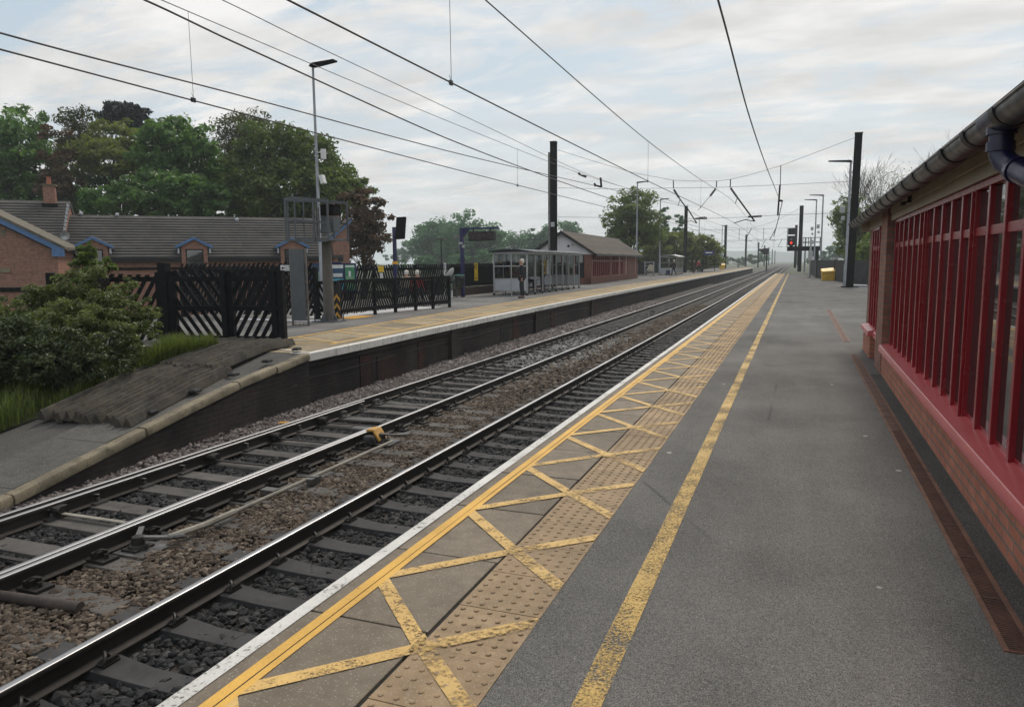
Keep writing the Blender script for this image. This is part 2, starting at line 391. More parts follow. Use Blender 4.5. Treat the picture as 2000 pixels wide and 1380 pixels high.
# ------------------------------------------------------------------ camera, sky, sun, haze
cam = bpy.data.cameras.new('camera'); co = link(bpy.data.objects.new('camera', cam))
right = Vector((CX.x, CY.x, CZ.x)); down = Vector((CX.y, CY.y, CZ.y)); fwd = Vector((CX.z, CY.z, CZ.z))
M4 = Matrix((right, -down, -fwd)).transposed().to_4x4(); M4.translation = (0, 0, HC)
co.matrix_world = M4
cam.sensor_fit = 'HORIZONTAL'; cam.sensor_width = 36.0; cam.lens = 36.0*F_PX/2000.0
cam.clip_start = .05; cam.clip_end = 6000
SC.camera = co
SUN_EL, SUN_AZ = math.radians(48), math.radians(4)      # azimuth from +Y towards +X
W = bpy.data.worlds.new('World'); SC.world = W; W.use_nodes = True
nt = W.node_tree; nt.nodes.clear()
N = lambda t: nt.nodes.new(t)
out = N('ShaderNodeOutputWorld'); bg = N('ShaderNodeBackground'); bg.inputs['Strength'].default_value = .1
sky = N('ShaderNodeTexSky'); sky.sky_type = 'NISHITA'; sky.sun_disc = False; sky.sun_elevation = SUN_EL; sky.sun_rotation = SUN_AZ
sky.air_density = 1.3; sky.dust_density = 3.0
tc = N('ShaderNodeTexCoord'); sp = N('ShaderNodeSeparateXYZ'); nt.links.new(tc.outputs['Generated'], sp.inputs[0])
def wm(op, a, b=None):
    m = N('ShaderNodeMath'); m.operation = op
    for i, x in enumerate((a, b)):
        if x is None: continue
        if isinstance(x, (int, float)): m.inputs[i].default_value = x
        else: nt.links.new(x, m.inputs[i])
    return m.outputs[0]
zz = wm('ADD', wm('MAXIMUM', sp.outputs[2], 0.0), .16)
cb = N('ShaderNodeCombineXYZ'); nt.links.new(wm('DIVIDE', sp.outputs[0], zz), cb.inputs[0]); nt.links.new(wm('DIVIDE', sp.outputs[1], zz), cb.inputs[1])
mp = N('ShaderNodeMapping'); mp.inputs['Scale'].default_value = (1.0, 1.9, 1); mp.inputs['Rotation'].default_value = (0, 0, .5); nt.links.new(cb.outputs[0], mp.inputs['Vector'])
def wnoise(scale, det, ro, dist):
    n = N('ShaderNodeTexNoise'); n.inputs['Scale'].default_value = scale; n.inputs['Detail'].default_value = det
    n.inputs['Roughness'].default_value = ro; n.inputs['Distortion'].default_value = dist; nt.links.new(mp.outputs[0], n.inputs['Vector']); return n.outputs['Fac']
n1 = wnoise(.9, 8, .58, .4); n2 = wnoise(2.6, 8, .62, .8)
mask = wm('ADD', wm('MULTIPLY', n1, .62), wm('MULTIPLY', n2, .38))
mr = N('ShaderNodeMapRange'); mr.inputs[1].default_value = .435; mr.inputs[2].default_value = .54; mr.inputs[3].default_value = .0; mr.inputs[4].default_value = 1.0; nt.links.new(mask, mr.inputs[0])
hzr = N('ShaderNodeMapRange'); hzr.inputs[1].default_value = .04; hzr.inputs[2].default_value = .24; hzr.inputs[3].default_value = .85; hzr.inputs[4].default_value = .0; nt.links.new(sp.outputs[2], hzr.inputs[0])
cm = N('ShaderNodeMix'); cm.data_type = 'RGBA'; nt.links.new(wm('MAXIMUM', mr.outputs[0], hzr.outputs[0]), cm.inputs[0])
bl = N('ShaderNodeMix'); bl.data_type = 'RGBA'; bl.inputs[0].default_value = .8
nt.links.new(sky.outputs[0], bl.inputs[6]); bl.inputs[7].default_value = (5.9, 7.0, 7.9, 1)
nt.links.new(bl.outputs[2], cm.inputs[6])
# cloud tone: slow light/dark drift
n3 = wnoise(1.7, 6, .6, .3); mr2 = N('ShaderNodeMapRange'); mr2.inputs[1].default_value = .35; mr2.inputs[2].default_value = .65; mr2.inputs[3].default_value = .80; mr2.inputs[4].default_value = 1.10; nt.links.new(n3, mr2.inputs[0])
sc = N('ShaderNodeVectorMath'); sc.operation = 'SCALE'; sc.inputs[0].default_value = (8.7, 8.6, 8.45); nt.links.new(mr2.outputs[0], sc.inputs['Scale'])
nt.links.new(sc.outputs[0], cm.inputs[7]); nt.links.new(cm.outputs[2], bg.inputs['Color']); nt.links.new(bg.outputs[0], out.inputs[0])

sl = bpy.data.lights.new('sun', 'SUN'); sl.energy = 2.1; sl.angle = math.radians(12); sl.color = (1, .90, .78)
so = link(bpy.data.objects.new('sun', sl))
so.rotation_euler = Vector((math.sin(SUN_AZ)*math.cos(SUN_EL), math.cos(SUN_AZ)*math.cos(SUN_EL), math.sin(SUN_EL))).to_track_quat('Z', 'Y').to_euler()
so.location = (30, 30, 60)

HAZE = .00055
hz = MB().box(-2500, 2500, -300, 2700, -7.5, 60); ho = hz.build('haze', [], None, False); tag(ho, kind='stuff')
hm = bpy.data.materials.new('air'); hm.use_nodes = True; hm.node_tree.nodes.clear()
ov = hm.node_tree.nodes.new('ShaderNodeOutputMaterial'); pv = hm.node_tree.nodes.new('ShaderNodeVolumePrincipled')
pv.inputs['Color'].default_value = (.86, .94, 1.0, 1); pv.inputs['Density'].default_value = HAZE; pv.inputs['Anisotropy'].default_value = .25
hm.node_tree.links.new(pv.outputs[0], ov.inputs['Volume']); ho.data.materials.append(hm)

SC.view_settings.view_transform = 'Standard'; SC.view_settings.look = 'None'; SC.view_settings.exposure = 0.0; SC.view_settings.gamma = 1.0
SC.render.engine = 'CYCLES'
cy = SC.cycles; cy.use_denoising = True; cy.max_bounces = 6; cy.diffuse_bounces = 3; cy.glossy_bounces = 3; cy.transparent_max_bounces = 12
cy.transmission_bounces = 4; cy.volume_bounces = 1; cy.caustics_reflective = False; cy.caustics_refractive = False
# ------------------------------------------------------------------ ground, platforms, track
PY0, PY1 = -7.0, 96.0            # near platform
XE = -2.095                      # its track-side edge
g = MB().add([(-2450,-290,-1.3),(2450,-290,-1.3),(2450,2650,-1.3),(-2450,2650,-1.3)], [(0,1,2,3)])
tag(g.build('ground', MAT['earth'], None, False), kind='structure')
# far hills: low wooded ridge
def hills():
    n = 160; vs = []; fs = []
    for i in range(n):
        x = -2300 + 4600*i/(n-1)
        h = 2 + 5*math.sin(x*.002+1.0) + 3*math.sin(x*.0065+2) + 2.2*math.sin(x*.021) + 1.2*math.sin(x*.055)
        h = max(h, 3) + 24*math.exp(-((x+130)/230.0)**2)
        for k, (dy, f) in enumerate(((0, 0), (35, .55), (90, 1), (190, .9))):
            vs.append((x, 2150+dy + 30*math.sin(x*.006), -1.5 + h*f))
        if i: fs += [((i-1)*4+k, i*4+k, i*4+k+1, (i-1)*4+k+1) for k in range(3)]
    o = MB().add(vs, fs).build('hills', MAT['hill'], None, True, angle=80); tag(o, kind='structure')
MAT['hill'] = plain('hill_woods', (.045, .06, .03), .95, var=.4, vs=.03, fine=.3, bump=0)
hills()
tb = MB().add([(-9.6,-8,-1.145),(-1.7,-8,-1.145),(-1.7,560,-1.145),(-9.6,560,-1.145)], [(0,1,2,3)])
tag(tb.build('track_bed', MAT['soil'], None, False), kind='structure')

# --- near platform
tag(MB().box(-1.006, 9.0, PY0, PY1, -.25, 0).build('near_platform_surface', MAT['asphalt'], None, False), kind='structure')
sl_ = MB(); tc_ = MB(); jt = MB()
y = 1.88 - .795*11; k = 0
r5 = random.Random(5)
while y < PY1-.1:
    dz = r5.uniform(-.0022, .0008); w = .795 - (.011 if y < 40 else .006)
    sl_.box(XE, -1.424+r5.uniform(-.003, .003), max(y, PY0), min(y+w, PY1), -.10, dz); y += .795
y = PY0
while y < PY1-.05:
    dz = r5.uniform(-.0018, .0008); tc_.box(-1.406+r5.uniform(-.003,.002), -1.009, y, y+.394, -.06, dz); y += .3985
jt.box(XE+.02, -1.0065, PY0, PY1, -.2, -.012)
tag(sl_.build('platform_edge_slabs', MAT['slab'], None, True, .005, 2), kind='structure')
# raised blisters
dv = []; df = []
prof = [(.0125, 0.0), (.0115, .0035), (.0085, .005)]
yy = PY0 + .033; nb = 0
while yy < 34:
    for i in range(6):
        x = -1.373 + i*.0665; n = 8 if yy < 9 else 6; b = len(dv)
        for r_, z_ in prof:
            for j in range(n): dv.append((x+r_*math.cos(2*PI*j/n), yy+r_*math.sin(2*PI*j/n), z_))
        for a in range(2):
            for j in range(n): df.append((b+a*n+j, b+a*n+(j+1) % n, b+(a+1)*n+(j+1) % n, b+(a+1)*n+j))
        df.append(tuple(b+2*n+j for j in range(n)))
    yy += .0664
tc_.add(dv, df)
tag(tc_.build('tactile_paving', MAT['tactile'], None, True), kind='structure')
tag(jt.build('platform_joint_bed', MAT['joint'], None, False), kind='structure')
# painted markings
ye = MB()
def sheet(mb, pts, z): mb.add([(x, y_, z) for x, y_ in pts], [tuple(range(len(pts)))])
def strip_y(mb, x0, x1, y0, y1, z, wob=.0, step=.7):
    n = max(1, int((y1-y0)/step)); P = []
    for i in range(n+1): P.append((x0+rnd.uniform(-wob, wob), y0+(y1-y0)*i/n, x1+rnd.uniform(-wob, wob)))
    for a, b in zip(P, P[1:]): sheet(mb, [(a[0],a[1]),(a[2],a[1]),(b[2],b[1]),(b[0],b[1])], z)
wh = MB(); strip_y(wh, XE+.001, -2.022, PY0, PY1, .004, .0015)
for a in range(int((PY1-PY0)/4)+1): pass
wh.add([(XE-.002, PY0, .003), (XE-.002, PY1, .003), (XE-.002, PY1, -.06), (XE-.002, PY0, -.06)], [(0,1,2,3)])
tag(wh.build('white_edge_line', MAT['white'], None, False), kind='structure')
strip_y(ye, -1.952, -1.902, PY0, PY1, .004, .001); strip_y(ye, -1.896, -1.862, PY0, PY1, .004, .002)
tag(ye.build('yellow_edge_line', MAT['yellow'], None, False), kind='structure')
zz_ = MB(); zf_ = MB()
ya = 2.01 - 1.083*8
while ya < 94:
    for sgn in (1, -1):
        # from the yellow line across slab and blister paving
        p0 = (-1.862, ya+sgn*.055); p1 = (-1.43, p0[1]+sgn*.44); p2 = (-1.012, p1[1]+sgn*.40)
        hw = .052
        for a, b in ((p0, p1), (p1, p2)):
            j0, j1 = rnd.uniform(-.006,.006), rnd.uniform(-.006,.006)
            z = .0045 + (.0006 if sgn > 0 else 0) + (.0002 if a is p1 else 0)
            sheet(zf_ if a is p1 else zz_, [(a[0], a[1]-hw+j0), (b[0], b[1]-hw+j1), (b[0], b[1]+hw+j1), (a[0], a[1]+hw+j0)], z)
    ya += 1.083
tag(zz_.build('yellow_hatching', MAT['yellow_worn'], None, False), kind='structure')
tag(zf_.build('faded_yellow_hatching', MAT['yellow_faded'], None, False), kind='structure')
yo = MB(); strip_y(yo, -.690, -.590, PY0, PY1, .004, .003, .9)
tag(yo.build('yellow_line', MAT['yellow_old'], None, False), kind='structure')
t = thing('platform_wall', 'dark brick wall under the overhanging edge of the near platform', 'wall')
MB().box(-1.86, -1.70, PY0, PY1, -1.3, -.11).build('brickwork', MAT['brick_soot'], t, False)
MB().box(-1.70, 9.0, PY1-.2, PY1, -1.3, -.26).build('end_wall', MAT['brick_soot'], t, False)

# --- opposite platform: gently curving edge
LEP = [(10.9,-8.07),(16,-8.25),(22,-8.43),(28,-8.58),(36,-8.70),(50,-8.74),(70,-8.72),(100,-8.70),(178,-8.70)]
def LE(y):
    for (a, xa), (b, xb) in zip(LEP, LEP[1:]):
        if y <= b: return xa+(xb-xa)*(y-a)/(b-a)
    return LEP[-1][1]
def strip_le(mb, o0, o1, y0, y1, z, step=2.0, m=0):
    n = max(1, int((y1-y0)/step)); ys = [y0+(y1-y0)*i/n for i in range(n+1)]
    vs = [(LE(v)+o, v, z) for v in ys for o in (o0, o1)]
    return mb.add(vs, [(2*i, 2*i+1, 2*i+3, 2*i+2) for i in range(n)], m)
ap = MB(); n = 40; ys = [10.9+(178-10.9)*i/n for i in range(n+1)]
vs = []
for v in ys:
    lx = -13.2 if v < 14 else -18.0
    for o, z in ((LE(v)-2.06, 0), (lx, 0)): vs.append((o, v, z))
ap.add(vs, [(2*i, 2*i+1, 2*i+3, 2*i+2) for i in range(n)])
tag(ap.build('opposite_platform_surface', MAT['asphalt_far'], None, False), kind='structure')
es = MB(); cp = MB(); y = 10.9; r6 = random.Random(6)
while y < 177.5:
    w = .9 if y < 60 else 3.0
    a, b = y, min(y+w-.012, 178)
    xs = [(LE(a)-.42, LE(b)-.42), (LE(a)-1.2, LE(b)-1.2), (LE(a)-2.05, LE(b)-2.05)]
    for (r0, r1) in zip(xs, xs[1:]):
        dz = r6.uniform(-.003, .001)
        es.add([(r0[0]-.006,a,dz),(r0[1]-.006,b,dz),(r1[1],b,dz),(r1[0],a,dz),(r0[0]-.006,a,-.07),(r0[1]-.006,b,-.07),(r1[1],b,-.07),(r1[0],a,-.07)],
               [(0,3,2,1),(0,1,5,4),(2,3,7,6),(1,2,6,5),(3,0,4,7)])
    dz = r6.uniform(-.002, .003); dx = r6.uniform(-.006, .006)
    x0, x1 = LE(a)+dx, LE(b)+dx
    cp.add([(x0,a,dz),(x1,b,dz),(x1-.42,b,dz),(x0-.42,a,dz),(x0,a,-.15+dz),(x1,b,-.15+dz),(x1-.42,b,-.15),(x0-.42,a,-.15)],
           [(0,3,2,1),(4,5,6,7),(0,1,5,4),(1,2,6,5),(2,3,7,6),(3,0,4,7)])
    y += w
tag(es.build('opposite_edge_slabs', MAT['slab_far'], None, False), kind='structure')
# coping: white painted nose, bare stone behind
co_ = cp.build('opposite_coping', [MAT['white_solid'], MAT['slab_far']], None, True, .012, 2); tag(co_, kind='structure')
jb = MB(); strip_le(jb, -.05, -2.07, 10.92, 177.9, -.03)
tag(jb.build('opposite_joint_bed', MAT['joint'], None, False), kind='structure')
sb = MB(); strip_le(sb, -.15, -.416, 10.95, 177.9, .006)
tag(sb.build('opposite_coping_top', MAT['slab_far'], None, False), kind='structure')
yf = MB(); strip_le(yf, -1.98, -2.06, 12.3, 177, .006); strip_le(yf, -.42, -.50, 12.3, 177, .008)
tag(yf.build('opposite_yellow_lines', MAT['yellow'], None, False), kind='structure')
yh = MB(); yv = 12.6; k = 0
while yv < 175:
    x0, x1 = LE(yv)-.50, LE(yv)-1.98
    sheet(yh, [(x0, yv-.05), (x0, yv+.05), (x1, yv+.77), (x1, yv+.67)], .0064)
    if k % 2 == 0 and yv < 50: sheet(yh, [(x0, yv-.04), (x0, yv+.04), (x1, yv-.62), (x1, yv-.70)], .0072)
    yv += 1.45; k += 1
tag(yh.build('opposite_yellow_hatching', MAT['yellow_worn'], None, False), kind='structure')
# wall below it
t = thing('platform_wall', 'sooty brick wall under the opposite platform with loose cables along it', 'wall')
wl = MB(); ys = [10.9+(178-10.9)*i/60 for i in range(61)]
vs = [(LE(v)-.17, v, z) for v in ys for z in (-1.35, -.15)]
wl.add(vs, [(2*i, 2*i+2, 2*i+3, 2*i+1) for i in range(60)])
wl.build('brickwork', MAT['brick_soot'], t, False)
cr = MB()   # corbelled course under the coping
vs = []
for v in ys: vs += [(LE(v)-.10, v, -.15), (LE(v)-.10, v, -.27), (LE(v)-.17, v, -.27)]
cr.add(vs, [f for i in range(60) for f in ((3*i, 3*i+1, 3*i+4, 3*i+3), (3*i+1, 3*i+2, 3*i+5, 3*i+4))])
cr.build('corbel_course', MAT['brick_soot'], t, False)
pm = MB()
for yb, w in ((12.9, .5), (13.6, 1.3), (15.6, .35), (22.6, .7), (27, .5), (34, .6)):
    pm.box(LE(yb)-.172, LE(yb)-.150, yb, yb+w, -1.2, -.42 if w > 1 else -.3)
MAT['brick_patch'] = bricks('brick_repair', (.1, 1), (.15, .052, .034), (.11, .045, .033), (.05, .04, .036), .225, .075, .01, soot=(.018, .016, .016), soot_amt=.9, soot_scale=1.4)
pm.build('brick_patch', MAT['brick_patch'], t, False)
bt = MB()
for yb in (17.4, 24.8, 33.2): bt.box(LE(yb)-.175, LE(yb)-.06, yb, yb+.38, -1.2, -.15)
bt.build('buttress', MAT['brick_soot'], t, False)
rc = MB(); rc.box(LE(21.4)-.170, LE(21.4)-.160, 21.4, 22.1, -1.0, -.35); rc.build('recess', MAT['joint'], t, False)  # flat dark plate on the wall; the shade of a hollow as colour
for zc, sg, r_ in ((-.44, .05, .010), (-.98, .07, .014)):
    pts = []; v = 9.0
    while v < 60:
        xx = (LE(v)-.13) if v > 10.9 else -8.07+.0*(10.9-v)
        zz2 = zc - sg*math.sin(v*(.55+.2*zc)+zc*9)**2
        if v < 10.9: zz2 = max(zz2 - (10.9-v)*.10, -1.1)
        pts.append((xx, v, zz2)); v += .5
    MB().tube(pts, r_, 5).build('cable', MAT['blackmetal'], t, True)

# --- ramp at the end of the opposite platform
def rz(y): return -(10.9-y)*.128 if y > 8.7 else -.2816-(8.7-y)*.183
rm = MB()
A = [(-8.07-.17, 10.9), (-11.2, 10.9), (-10.2, 4.0), (-7.85-.15, 4.0)]
rm.add([(x, v, rz(v)-.01) for x, v in A] + [(x, v, -1.4) for x, v in A], [(0,3,2,1),(0,1,5,4),(1,2,6,5),(2,3,7,6),(3,0,4,7)])
rm.add([(-10.1, 10.9, .001), (-10.2, 12.6, .001), (-13.2, 12.6, .001), (-13.2, 10.9, -.02)], [(0,1,2,3)])
tag(rm.build('platform_ramp', MAT['ramp'], None, False), kind='structure')
t = thing('platform_wall', 'mossy pale stone coping on the dark brick side wall of the end ramp', 'wall')
rs = MB(); rs.add([(-8.08, 10.9, -.1), (-7.86, 4.2, rz(4.2)-.02), (-7.86, 4.2, -1.4), (-8.08, 10.9, -1.4)], [(0,1,2,3)])
rs.build('brickwork', MAT['brick_soot'], t, False)
v = 10.88; k = 0
cb_ = MB()
while v > 4.3:
    w = .93; b = max(v-w+.012, 4.2); xa, xb = -8.04+(10.9-v)*.032, -8.04+(10.9-b)*.032
    dz = r6.uniform(-.01, .012); dx = r6.uniform(-.012, .012)
    pr = [(0.0,-.10),(0.0,-.03),(-.022,.008),(-.045,.014),(-.165,.014),(-.165,-.10)]
    vs = [(xa+dx+px_, v, rz(v)+pz+dz) for px_, pz in pr] + [(xb+dx+px_, b, rz(b)+pz+dz) for px_, pz in pr]
    cb_.add(vs, [(0,1,2,3,4,5),(11,10,9,8,7,6)] + [(i, 6+i, 6+(i+1) % 6, (i+1) % 6) for i in range(6)])
    v -= w; k += 1
cb_.build('coping', MAT['stonecope'], t, True, .008)
rsl = MB(); v = 9.2; r8 = random.Random(8)
while v > 4.1:
    b_ = max(v-1.25, 4.05); x0a, x1a = -8.21+(10.9-v)*.032, -9.25+(10.9-v)*.06
    rsl.add([(x0a, v-.012, rz(v)-.002), (x1a+r8.uniform(-.05,.05), v-.012, rz(v)-.002), (x1a+r8.uniform(-.05,.05), b_, rz(b_)-.002), (x0a, b_, rz(b_)-.002)], [(0,1,2,3)]); v -= 1.25
tag(rsl.build('ramp_slabs', m_slab('ramp_concrete', (.085, .08, .073)), None, False), kind='structure')
wl2 = MB(); sheet(wl2, [(-8.09, 10.93), (-9.25, 11.3), (-9.25, 11.38), (-8.13, 11.03)], .010)
tag(wl2.build('white_end_line', MAT['white_solid'], None, False), kind='structure')
# rubber / timber anti-trespass mats with sharp ridges
def ridged(label, y0, y1, xl0, xl1, cnt, lift):
    t = MB(); wd = .146; rr = random.Random(int(y0*10))
    for i in range(cnt):
        xo = i*wd
        e0, e1 = y0+rr.uniform(-.06, .06), y1+rr.uniform(-.07, .07); lo = rr.uniform(-.014, .012)
        n = 6; prev = None; vs = []; fs = []
        for k in range(n+1):
            v = e0+(e1-e0)*k/n; f = (v-y0)/(y1-y0)
            x = xl0+(xl1-xl0)*f+xo; z = rz(min(v, 10.9))+lift+lo+rr.uniform(-.006, .006)
            for dx, dz in ((0,-.01),(.004,.02),(.058,.125),(.080,.125),(wd-.006,.02),(wd-.004,-.01)): vs.append((x+dx+rr.uniform(-.003,.003), v, z+dz+rr.uniform(-.005,.005)))
        for k in range(n): fs += [(k*6+j, k*6+j+1, k*6+6+j+1, k*6+6+j) for j in range(5)]
        fs += [(0,1,2,3,4,5), tuple(n*6+j for j in reversed(range(6)))]
        t.add(vs, fs)
    return tag(t.build('ridged_mat', MAT['wood_ridge'], None, True, angle=25), label, 'trespass mat', 'ridged mats on the ramp')
ridged('weathered ridged mat on the ramp with its sawtooth front end above bare concrete', 7.2, 9.45, -9.95, -10.25, 12, .0)
ridged('weathered ridged mat at the top of the ramp against the black fence', 9.40, 11.75, -10.55, -10.75, 12, .03)
for i in range(5):
    v = 7.6+i*.85; m = MB(); m.box(-.06, .06, -.09, .09, -.03, .005); m.box(-.045, .05, -.07, .07, .005, .018)
    o = m.build('rubber_wedge', MAT['blackmetal'], None, True, .006); o.location = (-8.30-(v-7.6)*.03, v, rz(v)+.055); o.rotation_euler = (0, 0, .2)
    tag(o, 'small black rubber wedge between the ridged mats and the pale coping', 'wedge', 'rubber wedges along the ramp')

# --- rails
RAILP = [(-.07,0),(-.07,.011),(-.012,.028),(-.010,.112),(-.033,.122),(-.036,.148),(-.030,.157),(-.012,.16),(.012,.16),(.030,.157),(.036,.148),(.033,.122),(.010,.112),(.012,.028),(.07,.011),(.07,0)]
RZ0 = -1.075
def rail(name, label, xs, group, z=RZ0, parent=None):
    """xs: list of (y, x)"""
    n = len(RAILP); vs = []; fs = []; mi = []
    for y_, x_ in xs: vs += [(x_+px_, y_, z+pz) for px_, pz in RAILP]
    for i in range(len(xs)-1):
        for j in range(n):
            fs.append((i*n+j, i*n+(j+1) % n, (i+1)*n+(j+1) % n, (i+1)*n+j)); mi.append(1 if 6 <= j <= 8 else 0)
    fs.append(tuple(range(n))); mi.append(0); fs.append(tuple((len(xs)-1)*n+j for j in range(n))); mi.append(0)
    mb = MB(); mb.add(vs, fs); mb.m = mi
    o = mb.build(name, [MAT['railside'], MAT['railtop']], parent, True, angle=50)
    if label: tag(o, label, 'rail', group)
    return o
R1, R0, R2, R3 = -4.335, -2.83, -5.945, -7.45
YS = (-7, 20, 60, 150, 560)
rail('rail', 'shiny rail nearest the near platform, beyond the dark sooty ballast', [(v, R1) for v in YS], 'running rails')
rail('rail', 'rail hidden close under the edge of the near platform', [(v, R0) for v in YS], 'running rails')
rail('rail', 'middle rail of the three seen, with point rodding beside it', [(v, R2) for v in YS], 'running rails')
rail('rail', 'shiny rail closest to the opposite platform wall', [(v, R3) for v in YS], 'running rails')
rail('switch_rail', 'tapering switch blade lying tight against the middle rail', [(-7, R2-.16), (4, R2-.098), (9.6, R2-.073)], 'switch blades', RZ0-.004)
rail('switch_rail', 'open switch blade beside the rail closest to the opposite platform', [(-7, R3+.24), (3, R3+.155), (11.5, R3+.098)], 'switch blades', RZ0-.004)

# --- sleepers
def sleeper_mesh(L, wood=False):
    m = MB(); h = L/2
    if wood:
        m.box(-h, h, -.125, .125, -.13, 0)
    else:
        sec = [(-h, .0, .130), (-h+.55, .0, .130), (-.35, -.022, .112), (.35, -.022, .112), (h-.55, .0, .130), (h, .0, .130)]
        vs = []
        for x, zt, w in sec: vs += [(x, -w-.015, -.2), (x, -w+.012, zt), (x, w-.012, zt), (x, w+.015, -.2)]
        fs = [(0,1,2,3), (23,22,21,20)] + [(i*4+j, i*4+j+1, i*4+5+j, i*4+4+j) for i in range(5) for j in range(3)]
        m.add(vs, fs)
    return m
def clip_mesh(side):
    m = MB()
    pts = []
    for i in range(11):
        a = -.4+i*.55; pts.append((side*(.098+.040*math.cos(a)), -.075+i*.015, .048+.036*math.sin(a)))
    m.tube(pts, .0125, 6)
    m.box(*sorted((side*.055, side*.135)), -.065, .065, 0, .014)
    m.box(*sorted((side*.105, side*.13)), -.045, .045, .012, .045)
    return m
def chair_mesh(side):
    m = MB(); a, b = sorted((side*.02, side*.26)); m.box(a, b, -.085, .085, 0, .028)
    a, b = sorted((side*.075, side*.145)); m.box(a, b, -.06, .06, .028, .085)
    m.tube([(side*.2, 0, .02), (side*.2, 0, .07)], .018, 8); m.tube([(side*.115,-.05,.09),(side*.16,-.03,.115),(side*.19,.02,.095),(side*.14,.05,.075)], .011, 6)
    return m
sn = sleeper_mesh(2.44).build('sleeper', MAT['sleeper_dk'], None, True, .006, 1, 30)
tag(sn, 'sooty concrete sleeper under the track beside the near platform', 'sleeper', 'sleepers under the near track')
for s_ in (1, -1):
    c = clip_mesh(s_).build('rail_clip', MAT['iron'], sn); c.location = (R1-(-3.5825), 0, 0)
sn.location = (-3.5825, 3.4-.585*3, -1.076)
for k in range(-2, 103):
    vv = 3.4+.585*k
    if vv < 24: c = copy_tree(sn)
    else: c = sn.copy(); link(c)
    c.location = (-3.5825+rnd.uniform(-.012,.012), vv+rnd.uniform(-.02,.02), -1.076+rnd.uniform(-.004,.004)); c.rotation_euler = (0, 0, rnd.uniform(-.006,.006))
XF = (R2+R3)/2
sw = sleeper_mesh(3.05, True).build('sleeper', MAT['sleeper'], None, True, .008, 1)
tag(sw, 'brown timber sleeper under the switch blades of the far track', 'sleeper', 'timber sleepers under the points')
def put(o, name, mat, x, parent):
    c = o.build(name, mat, parent); c.location = (x, 0, 0)
put(chair_mesh(1), 'rail_chair', MAT['iron'], R2-XF-.3, sw); put(chair_mesh(-1), 'rail_chair', MAT['iron'], R3-XF-.3+.0, sw)
put(chair_mesh(1), 'slide_plate', MAT['greysteel'], R3-XF-.3, sw); put(chair_mesh(-1), 'rail_chair', MAT['iron'], R2-XF-.3-.04, sw)
sw.location = (XF+.3, 1.6, -1.076)
for k in range(1, 18):
    c = copy_tree(sw); c.location = (XF+.3+rnd.uniform(-.04,.04), 1.6+k*.61+rnd.uniform(-.03,.03), -1.076+rnd.uniform(-.004,.003)); c.rotation_euler = (0,0,rnd.uniform(-.012,.012))
sf = sleeper_mesh(2.44).build('sleeper', MAT['sleeper'], None, True, .006, 1, 30)
tag(sf, 'concrete sleeper under the track along the opposite platform', 'sleeper', 'concrete sleepers under the far track')
for xr, s_ in ((R2, -1), (R2, 1), (R3, 1), (R3, -1)):
    c = clip_mesh(s_).build('rail_clip', MAT['iron'], sf); c.location = (xr-XF, 0, 0)
sf.location = (XF, 12.3, -1.076)
for k in range(1, 84):
    vv = 12.3+k*.62
    if vv < 26: c = copy_tree(sf)
    else: c = sf.copy(); link(c)
    c.location = (XF+rnd.uniform(-.012,.012), vv+rnd.uniform(-.02,.02), -1.076+rnd.uniform(-.004,.004)); c.rotation_euler = (0,0,rnd.uniform(-.006,.006))
fs_ = MB()
v = 63.8
while v < 330:
    for xc in (-3.5825, XF): fs_.box(xc-1.22, xc+1.22, v-.12, v+.12, -1.2, -1.076)
    v += .62 if v < 140 else 1.3
tag(fs_.build('distant_sleepers', MAT['sleeper'], None, False), kind='stuff')

# --- ballast stones (numpy soup of small angular stones)
ico = bmesh.new(); bmesh.ops.create_icosphere(ico, subdivisions=1, radius=1.0)
IV = np.array([v.co[:] for v in ico.verts]); IF = np.array([[v.index for v in f.verts] for f in ico.faces]); ico.free()
def stones(name, mat, zones, seed, label=None):
    rg = np.random.default_rng(seed); P = []; S = []
    for x0, x1, y0, y1, dens, size, zb, zamp, hump in zones:
        n = int((x1-x0)*(y1-y0)*dens)
        x = rg.uniform(x0, x1, n); yv = rg.uniform(y0, y1, n)
        u = (x-x0)/(x1-x0)
        z = zb + rg.uniform(-zamp, zamp, n) + (hump[1]*np.clip((1-u)*1.35, 0, 1) if isinstance(hump, tuple) else hump*np.sin(np.pi*u)) + .012*np.sin(x*3.1+yv*1.7)*np.sin(yv*2.3)
        P.append(np.stack([x, yv, z], 1)); S.append(size*rg.lognormal(0, .28, n))
    P = np.concatenate(P); S = np.concatenate(S); n = len(P)
    v = IV[None]*rg.uniform(.72, 1.25, (n, 12, 1))
    v = v*np.stack([rg.uniform(.8, 1.35, n), rg.uniform(.65, 1.05, n), rg.uniform(.5, .85, n)], 1)[:, None, :]
    a, b = rg.uniform(0, 2*np.pi, n), rg.normal(0, .5, n)
    ca, sa, cb2, sb2 = np.cos(a), np.sin(a), np.cos(b), np.sin(b)
    x, yv, z = v[..., 0].copy(), v[..., 1].copy(), v[..., 2].copy()
    yv, z = yv*cb2[:, None]-z*sb2[:, None], yv*sb2[:, None]+z*cb2[:, None]
    x, yv = x*ca[:, None]-yv*sa[:, None], x*sa[:, None]+yv*ca[:, None]
    v = np.stack([x, yv, z], -1)*S[:, None, None] + P[:, None, :]
    f = (IF[None]+(np.arange(n)*12)[:, None, None]).reshape(-1)
    me = mesh_np(name, v.reshape(-1, 3), f, np.full(n*20, 3), [mat], tint=np.repeat(rg.random(n), 20))
    return tag(link(bpy.data.objects.new(name, me)), kind='stuff')
